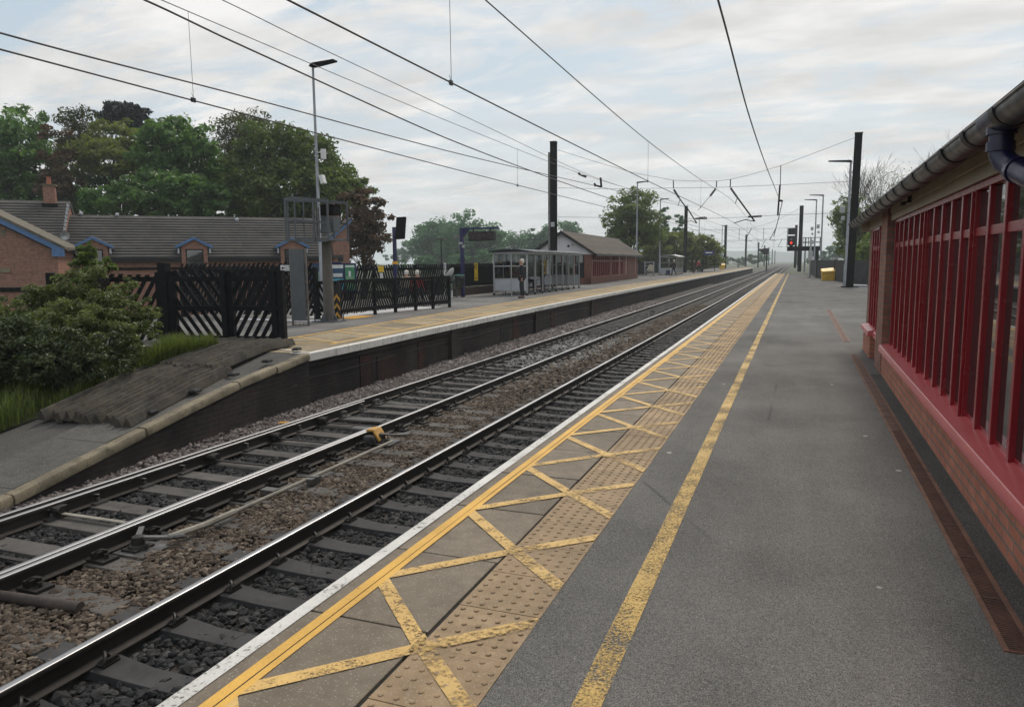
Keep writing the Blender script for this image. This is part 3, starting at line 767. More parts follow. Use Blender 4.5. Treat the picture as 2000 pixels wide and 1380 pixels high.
stones('sooty_ballast', MAT['st_dark'], [(-4.26,-1.95,1.2,13,640,.030,-1.130,.010,0),(-4.26,-1.95,13,34,200,.040,-1.135,.012,0),(R3+.05,R2-.1,1.5,16,560,.030,-1.128,.011,0),(R3+.05,R2-.1,16,46,170,.042,-1.135,.012,0)], 3)
stones('brown_ballast', MAT['st_brown'], [(-5.88,-4.4,1.0,14,1250,.0245,-1.113,.014,.02),(-5.88,-4.4,14,46,230,.044,-1.118,.02,.02)], 4)
sh = MB(); vs = []
SH = [(3.0,-8.25),(6,-8.25)]+[(8+i*2.0, LE(max(8+i*2.0, 10.9))-.16) for i in range(40)]
for y_, xw in SH:
    zt_ = -.965 if y_ > 6.5 else -1.0
    vs += [(xw, y_, zt_), (xw+.22, y_, zt_-.01), (-7.53, y_, -1.125)]
sh.add(vs, [f for i in range(len(SH)-1) for f in ((3*i, 3*i+1, 3*i+4, 3*i+3), (3*i+1, 3*i+2, 3*i+5, 3*i+4))])
tag(sh.build('ballast_shoulder', MAT['soil'], None, False), kind='structure')
stones('pale_ballast', MAT['st_pink'], [(-8.22,-7.53,3.0,7,1100,.0255,-1.115,.014,('s',.125)),(-8.22,-7.53,7,13,1100,.0255,-1.115,.014,('s',.165)),(-8.5,-7.53,13,18,700,.030,-1.115,.014,('s',.15)),(-8.9,-7.53,18,48,260,.044,-1.115,.016,('s',.15)),(-13.0,-10.1,4.2,8.0,260,.034,-1.0,.03,.0)], 5)
# pale lime-splashed patch between the far rails
stones('limey_ballast', m_stone('ballast_stone_limey', (.16,.155,.15), (.30,.29,.28), (.46,.45,.43)), [(R3+.3,R2+.7,17.5,25.5,70,.036,-1.085,.01,0)], 6)
# ------------------------------------------------------------------ red waiting room on the near platform
wr = thing('waiting_room', 'long brick waiting room with red window screens, cream fascia and black gutter close by on the near platform', 'waiting room', (1.05, 0, 0), -.011)
YB0, YB1 = -5.0, 15.0
b = MB(); b.box(0, .30, YB0, 11.28, 0, .325); b.box(.05, .30, 12.12, 12.95, 0, .36); b.box(-.02, .30, 13.02, 14.4, 0, .36)
b.build('plinth', MAT['brick_near'], wr, True, .004)
b = MB(); b.box(-.012, .28, 11.285, 12.115, 0, 2.272); b.box(.06, .3, 14.4, 15.0, 0, 2.272)
b.build('brick_pier', MAT['brick_pier'], wr, True, .004)
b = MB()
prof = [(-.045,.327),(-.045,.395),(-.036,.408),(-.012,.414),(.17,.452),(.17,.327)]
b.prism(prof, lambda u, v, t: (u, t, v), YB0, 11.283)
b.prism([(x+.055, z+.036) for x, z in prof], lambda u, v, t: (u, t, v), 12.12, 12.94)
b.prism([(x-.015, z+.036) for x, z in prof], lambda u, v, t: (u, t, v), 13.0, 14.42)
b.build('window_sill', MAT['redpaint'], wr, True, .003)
# window bays: five lights each
def bay(y0, n, w, x0=0.0, zb=.43, cover=True, last=False):
    f = MB(); y1 = y0+n*w
    for k in range(n+1 if last else n):
        yc = y0+k*w
        f.box(x0+.066, x0+.14, yc-.027, yc+.027, zb, 2.055)
        if k < n: f.box(x0+.078, x0+.138, yc+.0275, yc+w-.0275, 1.735, 1.798)
        if k < n: f.box(x0+.095, x0+.138, yc+.0275, yc+w-.0275, zb, zb+.035)
    f.box(x0+.058, x0+.176, y0-.027, y1+(.027 if last else -.0285), 2.0555, 2.10)
    if cover: f.box(x0+.046, x0+.0655, y0-.012, y0+.012, zb-.08, 2.05)
    o = f.build('window', MAT['redpaint_dk'], wr, True, .004)
    g = MB(); g.box(x0+.100, x0+.107, y0+.02, y1-.02, zb+.02, 2.06); g.build('pane', MAT['glass'], o, False)
W_ = .4455; yb = 4.82+.4455*3
bays = [yb+W_*5*k for k in (-5, -4, -3, -2, -1, 0, 1)]
for q in bays: bay(q, 5, W_)
bay(bays[-1]+5*W_, 1, W_, cover=False, last=True)
bay(12.2, 2, .36, .05, .47, False, True); bay(13.05, 3, .44, -.02, .47, False, True)
# dark interior behind the glass and the other walls
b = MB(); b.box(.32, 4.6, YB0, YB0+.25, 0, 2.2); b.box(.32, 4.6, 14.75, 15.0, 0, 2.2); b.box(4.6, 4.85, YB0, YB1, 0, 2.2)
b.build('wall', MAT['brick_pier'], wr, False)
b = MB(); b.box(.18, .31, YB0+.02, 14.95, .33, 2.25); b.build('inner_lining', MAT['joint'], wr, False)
b = MB(); b.box(.03, .056, YB0, 11.6, 2.102, 2.196); b.box(.018, .056, YB0, 11.6, 2.199, 2.285); b.box(.04, .066, 11.7, 15.02, 2.102, 2.285); b.box(-.1, 4.9, 15.003, 15.03, 2.08, 2.285)
b.build('fascia', MAT['cream'], wr, True, .004)
b = MB(); b.box(-.13, .5, YB0, 15.5, 2.288, 2.31); b.box(-.135, -.11, YB0, 15.5, 2.20, 2.286); b.build('eaves_board', MAT['gutter'], wr, False)
b = MB(); rp = [(-.16, 2.315), (2.4, 3.25), (4.95, 2.315), (4.95, 2.36), (2.4, 3.31), (-.16, 2.375)]
b.prism(rp, lambda u, v, t: (u, t, v), YB0-.3, 15.5); b.build('roof', MAT['brown_tile'], wr, False)
gx, gz, gr = -.185, 2.262, .078
gu = MB(); n = 12
pts_o = [(gx-gr*math.cos(PI*i/n), gz-gr*math.sin(PI*i/n)) for i in range(n+1)]
pts_i = [(gx-(gr-.006)*math.cos(PI*i/n), gz-(gr-.006)*math.sin(PI*i/n)) for i in range(n+1)]
gu.prism(pts_o+pts_i[::-1], lambda u, v, t: (u, t, v), YB0-.3, 15.85)
gu.tube([(gx-gr, YB0-.3, gz+.004), (gx-gr, 15.85, gz+.004)], .008, 6)
gt = gu.build('gutter', MAT['gutter'], wr, True, angle=30)
def gclip(y0, w, r):
    m = MB(); po = [(gx-(r+.006)*math.cos(PI*i/n), gz+.008-(r+.006)*math.sin(PI*i/n)) for i in range(n+1)]
    pi_ = [(gx-(r-.002)*math.cos(PI*i/n), gz+.008-(r-.002)*math.sin(PI*i/n)) for i in range(n+1)]
    m.prism(po+pi_[::-1], lambda u, v, t: (u, t, v), y0, y0+w); m.box(gx+.06, gx+.10, y0+.01, y0+w-.01, gz-.05, gz+.0); return m
yv = -4.8; k = 0
while yv < 15.8:
    gclip(yv, .12 if k % 3 == 0 else .085, gr+(.010 if k % 3 == 0 else .006)).build('gutter_bracket', MAT['blackmetal'], gt, True, angle=30); yv += .68; k += 1
dp = MB(); py = 4.25
path = [(gx+.005, py, gz-.07), (gx+.005, py, 2.07), (gx+.012, py-.01, 2.02), (gx+.04, py-.02, 1.985), (gx+.13, py-.03, 1.92), (.005, py-.03, 1.865), (.02, py-.03, 1.82), (.02, py-.03, .42)]
path = [(gx-.0, py, gz-.068), (gx, py, 2.115), (gx+.004, py-.006, 2.075), (gx+.02, py-.035, 2.035), (gx+.05, py-.12, 1.99), (-.078, py-.86, 1.78), (-.06, py-.95, 1.74), (-.055, py-.98, 1.68), (-.055, py-.98, .0)]
dp.tube(path, .054, 16)
for a, q in ((path[0], .066), (path[1], .063), (path[4], .062), (path[7], .062)):
    d = (Vector((0, 0, 1)) if a is not path[4] else Vector((.06, -.74, -.21)).normalized())
    dp.tube([Vector(a)-d*.022, Vector(a)+d*.022], q, 16)
dp.tube([(gx, py, gz-.06), (gx, py, gz-.085)], [.06, .05], 16)
dp.build('downpipe', MAT['bluepipe'], wr, True, angle=45)
b = MB(); b.prism(pts_o, lambda u, v, t: (u-.004*0, t, v-.0), py-.13, py+.13)
po = [(gx-(gr+.008)*math.cos(PI*i/n), gz+.004-(gr+.010)*math.sin(PI*i/n)) for i in range(n+1)]; pi_ = [(gx-(gr+.001)*math.cos(PI*i/n), gz+.004-(gr+.001)*math.sin(PI*i/n)) for i in range(n+1)]
b = MB(); b.prism(po+pi_[::-1], lambda u, v, t: (u, t, v), py-.16, py+.16); b.build('outlet', MAT['bluepipe'], gt, True, angle=30)
t = thing('dome_camera', 'small dark dome fitting under the eaves on the cream fascia', 'camera', (1.05+.011*9.2, 9.2, 2.20), -.011)
b = MB(); b.box(-.02, .02, -.015, .015, -.005, .07); b.box(-.07, .02, -.01, .01, -.005, .008); b.build('bracket', MAT['blackmetal'], t)
b = MB(); b.lathe([(.028, 0), (.03, -.012), (.024, -.03), (.012, -.038)], 12, (-.06, 0, 0)); b.build('dome', MAT['blackmetal'], t)
# drains
def drain(label, y0, y1, x0, detail):
    t = thing('drain_channel', label, 'drain', (x0, 0, 0), -.0068, 'rusty slot drains')
    f = MB(); f.box(0, .024, y0, y1, -.03, .006); f.box(.108, .132, y0, y1, -.03, .006); f.box(.024, .108, y0, y0+.012, -.03, .006)
    f.build('channel_frame', MAT['rust'], t, True, .002)
    g = MB(); g.box(.0245, .1075, y0+.012, y1, -.03, -.012); yv = y0+.02
    while yv < y1-.02:
        seg = min(yv+.5, y1)
        while yv < seg-.012:
            if yv < detail: g.box(.026, .106, yv, yv+.0105, -.012, .003); yv += .0185
            else: g.box(.026, .106, yv, yv+.055, -.012, .003); yv += .0575
        g.box(.026, .106, yv, yv+.012, -.012, .0045); yv += .016
    g.build('grating', MAT['rust_dk'], t, False)
MAT['rust_dk'] = plain('rusty_grating', (.10, .045, .03), .8, var=.35, vs=5, dirt=(.03, .024, .02), bump=.3)
drain('rusty iron slot drain beside the brick foot of the waiting room', 3.33, 13.45, .825, 7.5)
drain('rusty slot drain further along the platform past the waiting room', 15.5, 25.6, .83, 0)
# dark damp strip between drain and wall, patch joints across the asphalt
b = MB()
def patch(pts, z=.0035): b.add([(x, y_, z) for x, y_ in pts], [tuple(range(len(pts)))])
patch([(.965, 3.35), (1.085, 3.35), (1.165, 11.2), (1.02, 11.2)])
tag(b.build('damp_strip', m_asphalt('asphalt_damp', (.072, .072, .070), False), None, False), kind='structure')
b = MB(); patch([(-1.0, 27.6), (4.5, 27.2), (5.2, 95.8), (-1.0, 95.8)], .003)
tag(b.build('resurfaced_strip', m_asphalt('asphalt_resurfaced', (.120, .118, .114), False), None, False), kind='structure')
b = MB(); patch([(-.52, 17.2), (.8, 17.4), (.8, 27.2), (-.52, 27.6)], .0025)
tag(b.build('pale_asphalt_patch', m_asphalt('asphalt_pale', (.152, .148, .142), False), None, False), kind='structure')
# ------------------------------------------------------------------ fences and things on the opposite platform
def clip_poly(poly, u0, u1):
    for s, lim in ((1, u0), (-1, -u1)):
        outp = []
        for i in range(len(poly)):
            a, c = poly[i], poly[(i+1) % len(poly)]
            da, dc = s*a[0]-lim, s*c[0]-lim
            if da >= 0: outp.append(a)
            if da*dc < 0:
                f = da/(da-dc); outp.append((a[0]+(c[0]-a[0])*f, a[1]+(c[1]-a[1])*f))
        poly = outp
        if len(poly) < 3: return []
    return poly
def slats(p, q, z0, z1, lean, gap, wid, th=.022, off=0.0):
    """diagonal pales between two ground points; lean = sideways run over the height (sign gives the direction)"""
    p, q = Vector(p), Vector(q); L = (q-p).length; d = (q-p)/L; nrm = Vector((-d.y, d.x, 0)); m = MB()
    u = -abs(lean)-wid
    while u < L+abs(lean)+wid:
        zt, zb = z1+rnd.uniform(-.02, .02), z0+rnd.uniform(-.015, .015)
        pl = clip_poly([(u, zb), (u+wid, zb), (u+wid+lean, zt), (u+lean, zt)], .02, L-.02)
        if pl: m.prism(pl, lambda a, z, t: tuple(p+d*a+nrm*t+Vector((0, 0, z))), off, off+th)
        u += gap
    return m
def fence(label, pts, z0, z1, leans, gap, wid, rails, post, ph, cat='fence', group=None, mat='blackwood', railh=.10, pofs=.0):
    t = thing('picket_fence', label, cat, (pts[0][0], pts[0][1], 0), 0, group); o = Vector((pts[0][0], pts[0][1], 0))
    P = [Vector((x, y, 0))-o for x, y in pts]
    for i, (a, c) in enumerate(zip(P, P[1:])):
        ln = leans[i % len(leans)]
        slats(a, c, z0, z1, ln, gap, wid).build('slat_panel', MAT[mat], t, False)
        d = (c-a).normalized(); nr = Vector((-d.y, d.x, 0))
        for zr in rails:
            m = MB(); m.bar(a+Vector((0,0,zr))-nr*.03, c+Vector((0,0,zr))-nr*.03, .05, railh); m.build('rail', MAT[mat], t, False)
    for i, a in enumerate(P):
        m = MB(); rz_ = math.atan2((P[min(i+1,len(P)-1)]-P[max(i-1,0)]).y, (P[min(i+1,len(P)-1)]-P[max(i-1,0)]).x)
        m.obox(a+Vector((0,0,(ph-.1)/2)), post/2, post/2, (ph+.1)/2, rz_); m.build('post', MAT[mat], t, True, .006)
    return t
fence('tall black timber fence with crossing diagonal slats at the top of the ramp', [(-12.26,12.0),(-11.0,12.3),(-9.98,12.42),(-9.82,12.44)], -.05, 1.47, [-1.05, .95], .20, .10, (1.30,.69,.06), .125, 1.47)
m = MB(); m.obox((-12.45, 11.98, .78), .10, .09, .86, .1); tag(m.build('gate_post', MAT['blackwood'], None, True, .01), 'stoutest black post, at the shrub end of the tall ramp fence', 'post')
m = MB(); m.obox((-11.08, 12.2, .7), .06, .06, .82, .1); tag(m.build('gate_post', MAT['blackwood'], None, True, .01), 'black post doubled up in the middle of the tall ramp fence', 'post')
fence('black diagonal slat fence half buried in the shrub by the ramp', [(-12.55,11.95),(-13.9,11.7),(-15.2,11.5)], -.3, 1.40, [-1.1], .21, .10, (1.30,.2), .14, 1.45)
fence('black slat fence across the platform behind the grey signal ladder guard', [(-12.95,17.95),(-14.2,17.85),(-15.9,17.75),(-17.6,17.6)], .10, 1.64, [-.95], .17, .085, (1.42,.35), .12, 1.5)
ff = [(-12.38,18.29),(-12.29,20.07),(-12.14,21.09),(-11.99,22.19),(-11.79,23.09),(-11.61,24.04)]
fence('low black slat fence guarding the subway stairs, yellow chevrons at its near end', ff, .12, 1.08, [.45,-.5,.42,-.45,.45], .118, .062, (1.08,.22), .085, 1.12)
fence('short low black slat fence between the signal post and the tall fence', [(-12.95,18.05),(-12.42,18.22)], .1, 1.06, [-.5], .15, .075, (1.05,.25), .08, 1.1)
fence('tall black slat fence along the back of the opposite platform behind the subway stairs', [(-17.6,17.7),(-17.5,21),(-17.3,24.6),(-16.6,27.1),(-15.95,29.6),(-15.3,32)], .1, 1.54, [.55,-.5], .15, .095, (1.35,.4), .10, 1.5)
t = fence('tall black paling fence on a low brick wall behind the nearer platform shelter', [(-15.3,32),(-15.2,38),(-15.1,44),(-15.0,50)], .42, 1.55, [.03], .13, .118, (1.4,.6), .09, 1.5)
m = MB(); m.box(-.12, .12, 0, 18, 0, .40); o = m.build('low_wall', bricks('brick_low_wall', (.1, 1), (.10,.055,.042), (.075,.045,.038), (.05,.046,.042), soot=(.03,.028,.026), soot_amt=.6), t, False); o.rotation_euler = (0, 0, -.0165)
fence('black close-boarded fence far down the opposite platform past the waiting room', [(-17.2,72),(-17.0,90),(-16.8,110),(-16.4,140),(-16.0,176)], .05, 1.55, [.02], .26, .24, (1.4,.4), .12, 1.6)
# chevron board at the stair end
t = thing('chevron_board', 'black end board with three orange chevrons beside the concrete signal post', 'board', (-12.42, 18.2, 0), .05)
m = MB(); m.box(-.33, .12, -.03, .0, 0, 1.1); m.build('board', MAT['blackmetal'], t)
for k in range(3):
    z = .02+k*.26; m = MB()
    for sx in (-1, 1): m.prism([(0, z+.19), (sx*.10, z+.05), (sx*.10, z-.04), (0, z+.10)], lambda u, v, q: (.02+u, -.033+q, v), -.003, .002)
    m.build('chevron', MAT['orange'], t, False)
m = MB(); m.box(-12.6, -11.9, 18.25, 19.4, .004, .012); tag(m.build('yellow_step_edge', MAT['orange'], None, False), kind='structure')
m = MB()
for (xa, ya), (xb, yb_) in zip(ff, ff[1:]): m.add([(xa-.25, ya, .006), (xb-.25, yb_, .006), (xb-1.4, yb_, .006), (xa-1.4, ya, .006)], [(0,1,2,3)])
tag(m.build('pale_paving', plain('pale_paving', (.42,.42,.43), .8, var=.12, vs=2), None, False), kind='structure')
m = MB(); m.add([(-12.4, 17.1, .006), (-15.5, 17.1, .006), (-15.5, 17.6, .006), (-12.4, 17.75, .006)], [(0,1,2,3)])
tag(m.build('pale_step', MAT['cladwhite'], None, False), kind='structure')

# signal: concrete post, cage, ladder guard, signal heads seen from behind
sg = thing('signal_post', 'grey railway signal seen from behind on a concrete post with hooped cage', 'signal', (-12.02, 17.22, 0))
m = MB(); m.tube([(0,0,.02),(0,0,2.25)], [.155,.125], 20); m.build('post', MAT['concretepost'], sg)
m = MB(); m.box(-.36, .36, -.3, .3, 0, .03)
for sx, sy in ((-.3,-.24),(.3,-.24),(-.3,.24),(.3,.24)): m.tube([(sx,sy,.03),(sx,sy,.22)], .018, 6)
for a in range(4): m.prism([(.14, .03), (.30, .03), (.14, .28)], lambda u, v, q, a=a: (u*math.cos(a*PI/2)-q*math.sin(a*PI/2), u*math.sin(a*PI/2)+q*math.cos(a*PI/2), v), -.01, .01)
m.build('base_plate', MAT['greypaint'], sg, True)
m = MB(); m.box(-1.02, .40, -.42, .42, 2.22, 2.27); m.box(-.62, .34, -.44, -.40, 2.18, 2.28); m.build('deck', MAT['greypaint'], sg)
m = MB()
def hoop(z, w=.05):
    pts = []
    for i in range(15):
        a = PI*.5+PI*i/14; pts.append((-.62+.60*math.cos(a), .50*math.sin(a), z))
    pts = [(.40,.46,z-.10)]+pts+[(.40,-.46,z-.10)]
    for p, q in zip(pts, pts[1:]): m.bar(p, q, .012, w)
hoop(3.36, .07); hoop(2.78, .06)
for i in (0, 3, 5, 7, 9, 11, 14):
    a = PI*.5+PI*i/14; m.bar((-.62+.60*math.cos(a), .50*math.sin(a), 2.25), (-.62+.60*math.cos(a), .50*math.sin(a), 3.36), .045, .014)
m.bar((-.05,-.46,2.2), (-.05,-.46,3.3), .05, .03); m.bar((.40,-.46,2.2), (.40,-.46,3.28), .05, .03); m.bar((.40,.46,2.2), (.40,.46,3.28), .05, .03); m.bar((-.05,.46,2.2), (-.05,.46,3.3), .05, .03)
m.build('cage', MAT['greypaint'], sg)
m = MB(); m.box(-.03, .38, -.17, .14, 2.45, 2.86); m.prism([(.02,2.42),(.33,2.42),(.27,2.72),(.08,2.72)], lambda u, v, q: (u, q, v), -.30, -.171)
m.box(.05,.30,-.31,-.295,2.44,2.47); m.build('signal_head', MAT['greypaint'], sg, True, .02)
m = MB(); m.box(-.04, .40, -.17, .14, 2.90, 3.16); m.box(-.06,.42,-.2,.16,3.165,3.18); m.box(.08,.26,-.22,-.17,2.94,3.1); m.build('route_indicator', MAT['mast'], sg, True, .015)
m = MB(); m.bar((-.10,-.28,2.2),(-.10,-.28,3.1), .03,.03); m.bar((-.02,-.28,2.2),(-.02,-.28,3.1),.03,.03)
for k in range(6): m.bar((-.10,-.28,2.3+k*.14),(-.02,-.28,2.3+k*.14),.02,.02)
m.build('ladder', MAT['greysteel'], sg)
lg = thing('ladder_guard', 'tall plain grey anti-climb board in front of the signal', 'board', (-11.95, 15.9, 0), .05)
m = MB(); m.box(-.27, .15, -.02, .02, .13, 1.98); m.build('guard_panel', MAT['greypaint'], lg, True, .006)
m = MB(); m.bar((-.285,.03,0),(-.285,.03,2.0),.035,.05); m.bar((.185,.03,0),(.185,.03,2.0),.035,.05)
for zz2 in (.01, .14): m.bar((-.3,.03,zz2),(.2,.03,zz2),.03,.02)
for k in range(3): m.bar((-.2+k*.12,.03,.01),(-.2+k*.12,.03,.08),.012,.012)
m.build('ladder_frame', MAT['greysteel'], lg)
# car park sign
cpz = aty(562, 523.5, 17.4)
cs = thing('car_park_sign', 'white car park direction sign with left arrow above the black fence', 'sign', (cpz.x, 17.4, cpz.z), .05); cs.scale = (.6, .6, .6)
m = MB(); m.box(-.40, .40, -.012, .012, -.135, .135); m.build('panel', MAT['plastic_white'], cs, True, .01)
m = MB(); m.prism([(-.36,0),(-.27,.08),(-.27,.03),(-.17,.03),(-.17,-.03),(-.27,-.03),(-.27,-.08)], lambda u, v, q: (u, q, v), -.018, -.0125); m.build('arrow', MAT['blackmetal'], cs, False)
m = MB(); m.box(.235, .375, -.018, -.0125, -.11, .11); m.build('blue_square', MAT['sign_blue'], cs, False)
def text(body, size, loc, mat, parent, rz_=0.0, name='lettering', align='CENTER'):
    c = bpy.data.curves.new(name, 'FONT'); c.body = body; c.size = size; c.align_x = align; c.align_y = 'CENTER'; c.extrude = .001
    c.materials.append(mat); o = link(bpy.data.objects.new(name, c), parent); o.location = loc; o.rotation_euler = (PI/2, 0, rz_)
    return bake_text(o)
def bake_text(o):
    dg = bpy.context.evaluated_depsgraph_get(); me = bpy.data.meshes.new_from_object(o.evaluated_get(dg))
    n = link(bpy.data.objects.new(o.name.split('.')[0], me), o.parent); n.location = o.location; n.rotation_euler = o.rotation_euler
    bpy.data.objects.remove(o); return n
text('Car Park', .125, (.03, -.0145, .045), MAT['blackmetal'], cs)
text('to Subway', .075, (-.0, -.0145, -.075), MAT['blackmetal'], cs)
text('P', .2, (.305, -.0195, 0), MAT['plastic_white'], cs)
m = MB(); m.bar((-.3,.03,-1.6),(-.3,.03,.12),.04,.04); m.bar((.3,.03,-1.6),(.3,.03,.12),.04,.04); m.build('post', MAT['blackmetal'], cs)
# notice board
nb = thing('notice_board', 'navy poster board with three notices behind the stair fence', 'notice board', (-16.05, 23.6, 0), .12)
m = MB(); m.box(-1.10, .78, -.03, .05, .55, 1.62); m.bar((-1.0,.06,0),(-1.0,.06,1.5),.07,.07); m.bar((.6,.06,0),(.6,.06,1.5),.07,.07); m.box(-.7,.2,-.06,.06,1.62,1.66)
m.build('frame', MAT['navy'], nb, True, .008)
def poster(x0, x1, z0, z1, base, extras):
    q = MB(); q.box(x0, x1, -.036, -.031, z0, z1); o = q.build('poster', base, nb, False)
    for (a, c, d, e, mt) in extras:
        q = MB(); q.box(x0+(x1-x0)*a, x0+(x1-x0)*c, -.042, -.037, z0+(z1-z0)*d, z0+(z1-z0)*e); q.build('print', mt, o, False)
pg = plain('poster_green', (.06,.25,.12), .5, var=.3, vs=8); pb = plain('poster_blue', (.03,.07,.13), .5, var=.3, vs=6); pc = plain('poster_cyan', (.10,.38,.50), .5, var=.25, vs=8); pw = plain('poster_white', (.65,.68,.68), .5, var=.15, vs=9)
poster(-1.03, -.62, .62, 1.56, pb, [(.35,.72,.35,.72,pg),(.2,.85,.08,.22,pw)])
poster(-.48, .28, .62, 1.56, pb, [(.0,.18,.05,.75,pw),(.4,1.0,.02,.45,pc),(.45,.7,.05,.3,pw),(.45,.95,.52,.66,pw),(.3,1.0,.86,1.0,pw)])
poster(.36, .74, .62, 1.56, pg, [(.1,.9,.1,.55,plain('poster_leaf',(.16,.34,.2),.5,var=.4,vs=14)),(.35,.6,.5,.75,pw),(.0,1.0,.9,.97,pw)])
# navy poles
p1 = thing('monitor_post', 'navy post holding a tall tilted information screen', 'information screen', (-15.5, 27.0, 0))
m = MB(); m.bar((0,0,0),(0,0,3.08),.13,.13); m.bar((0,0,2.85),(.25,-.05,2.9),.1,.1); m.build('post', MAT['navy'], p1, True, .01)
m = MB(); m.prism([(-.18,-.46),(.16,-.44),(.24,.46),(-.10,.44)], lambda u, v, q: (.30+u*.9, q-.05+u*.5, 3.03+v), -.08, .08); m.build('screen_case', MAT['mast'], p1, True, .02)
m = MB(); m.obox((0,0,1.62),.085,.085,.06,0); m.build('band', MAT['orange'], p1)
p2 = thing('departure_display', 'navy cantilever post with hanging departure board', 'departure board', (-14.5, 31.5, 0), .0)
m = MB(); m.bar((0,0,0),(0,0,3.2),.15,.17); m.bar((-.07,0,3.17),(1.85,0,3.17),.13,.09); m.prism([(.07,2.8),(.07,3.12),(.4,3.12)], lambda u, v, q: (u, q, v), -.04, .04); m.build('post', MAT['navy'], p2, True, .01)
m = MB(); m.box(.38, 1.66, -.14, .14, 2.60, 3.02); m.box(.55,.62,-.04,.04,3.02,3.13); m.box(1.40,1.47,-.04,.04,3.02,3.13); m.build('display_case', MAT['blackmetal'], p2, True, .015)
m = MB(); m.box(.43, 1.61, -.146, -.141, 2.65, 2.97); m.build('display_face', MAT['display'], p2, False)
m = MB(); m.obox((-.02,-.1,2.5),.09,.05,.05); m.obox((.1,-.1,2.35),.05,.05,.06); m.build('loudspeaker', MAT['alu'], p2, True, .01)
m = MB(); m.box(-.40,-.08,-.05,.05,2.72,2.86); m.build('camera', MAT['greysteel'], p2, True, .01)
# small signs on the fences
def sign(label, x, y, z, w, h, mat, rz_=.0, prints=()):
    t = thing('notice_sign', label, 'sign', (x, y, z), rz_)
    q = MB(); q.box(-w/2, w/2, -.01, .01, -h/2, h/2); q.build('panel', mat, t)
    for a, c, d, e in prints:
        q = MB(); q.box(-w/2+w*a, -w/2+w*c, -.014, -.011, -h/2+h*d, -h/2+h*e); q.build('print', MAT['blackmetal'], t, False)
q = aty(744, 525, 25.3); sign('small square yellow sign on the tall back fence', q.x, 25.3, q.z, .24, .24, MAT['sign_yellow'])
q = aty(745, 538, 25.25); sign('small white notice under the yellow square sign', q.x, 25.25, q.z, .12, .2, MAT['plastic_white'])
q = aty(869, 522, 31.0); sign('narrow white vertical sign above the white rubbish hoop', q.x, 31.0, q.z, .11, .4, MAT['plastic_white'], 0, ((.3,.7,.55,.85),(.3,.7,.15,.45)))
q = aty(940, 531, 34.3); sign('tall yellow notice on the black fence left of the shelter', -15.17, 34.6, q.z, .2, .88, MAT['sign_yellow'], .9, ((.25,.75,.85,.92),(.25,.75,.70,.76),(.25,.75,.1,.16)))
# rubbish hoops
t = thing('rubbish_hoop', 'white rubbish hoop with a hanging clear bag beside the navy post', 'bin', (-14.6, 30.3, 0))
m = MB(); m.lathe([(.20,1.02),(.30,1.04),(.31,1.09),(.24,1.14),(.12,1.16)], 20); 
for v in range(len(m.v)):
    x, y, z = m.v[v]; m.v[v] = (x*.55+.0, y, 1.12+(z-1.1)*1+x*.9)
m.build('hoop', MAT['plastic_white'], t)
m = MB(); m.lathe([(.26,1.05),(.29,.8),(.27,.5),(.12,.36)], 14); m.build('bag', MAT['bag_clear'], t)
m = MB(); m.bar((-.25,0,0),(-.25,0,1.2),.06,.06); m.build('stand', MAT['plastic_white'], t)
t = thing('rubbish_hoop', 'second rubbish hoop with a green lid and clear bag', 'bin', (-14.45, 31.0, 0))
m = MB(); m.lathe([(.02,1.06),(.26,1.05),(.27,1.02),(.24,1.0)], 16); m.build('lid', MAT['bag_green'], t)
m = MB(); m.lathe([(.23,1.0),(.25,.8),(.2,.55),(.1,.4)], 12); m.build('bag', MAT['bag_clear'], t)
m = MB(); m.bar((-.2,.1,0),(-.2,.1,1.05),.05,.05); m.build('stand', MAT['greypaint'], t)
q = atz(881, 582); m = MB(); m.box(-.07,.07,-.07,.07,0,.62); m.box(-.09,.09,-.09,.09,.62,.66); o = m.build('bollard', MAT['plastic_white'], None, True, .012); o.location = q; tag(o, 'short white bollard at the end of the low black stair fence', 'bollard')
# bench under the couple
t = thing('bench', 'black metal bench behind the low stair fence', 'bench', (-14.75, 27.0, 0), .2)
m = MB(); m.box(-.9,.9,-.2,.2,.42,.46); m.build('seat', MAT['blackmetal'], t); m = MB(); m.box(-.9,.9,.2,.24,.55,.85); m.build('backrest', MAT['blackmetal'], t)
for sx in (-.8, .8): m = MB(); m.box(sx-.03,sx+.03,-.18,.22,0,.42); m.build('leg', MAT['blackmetal'], t)

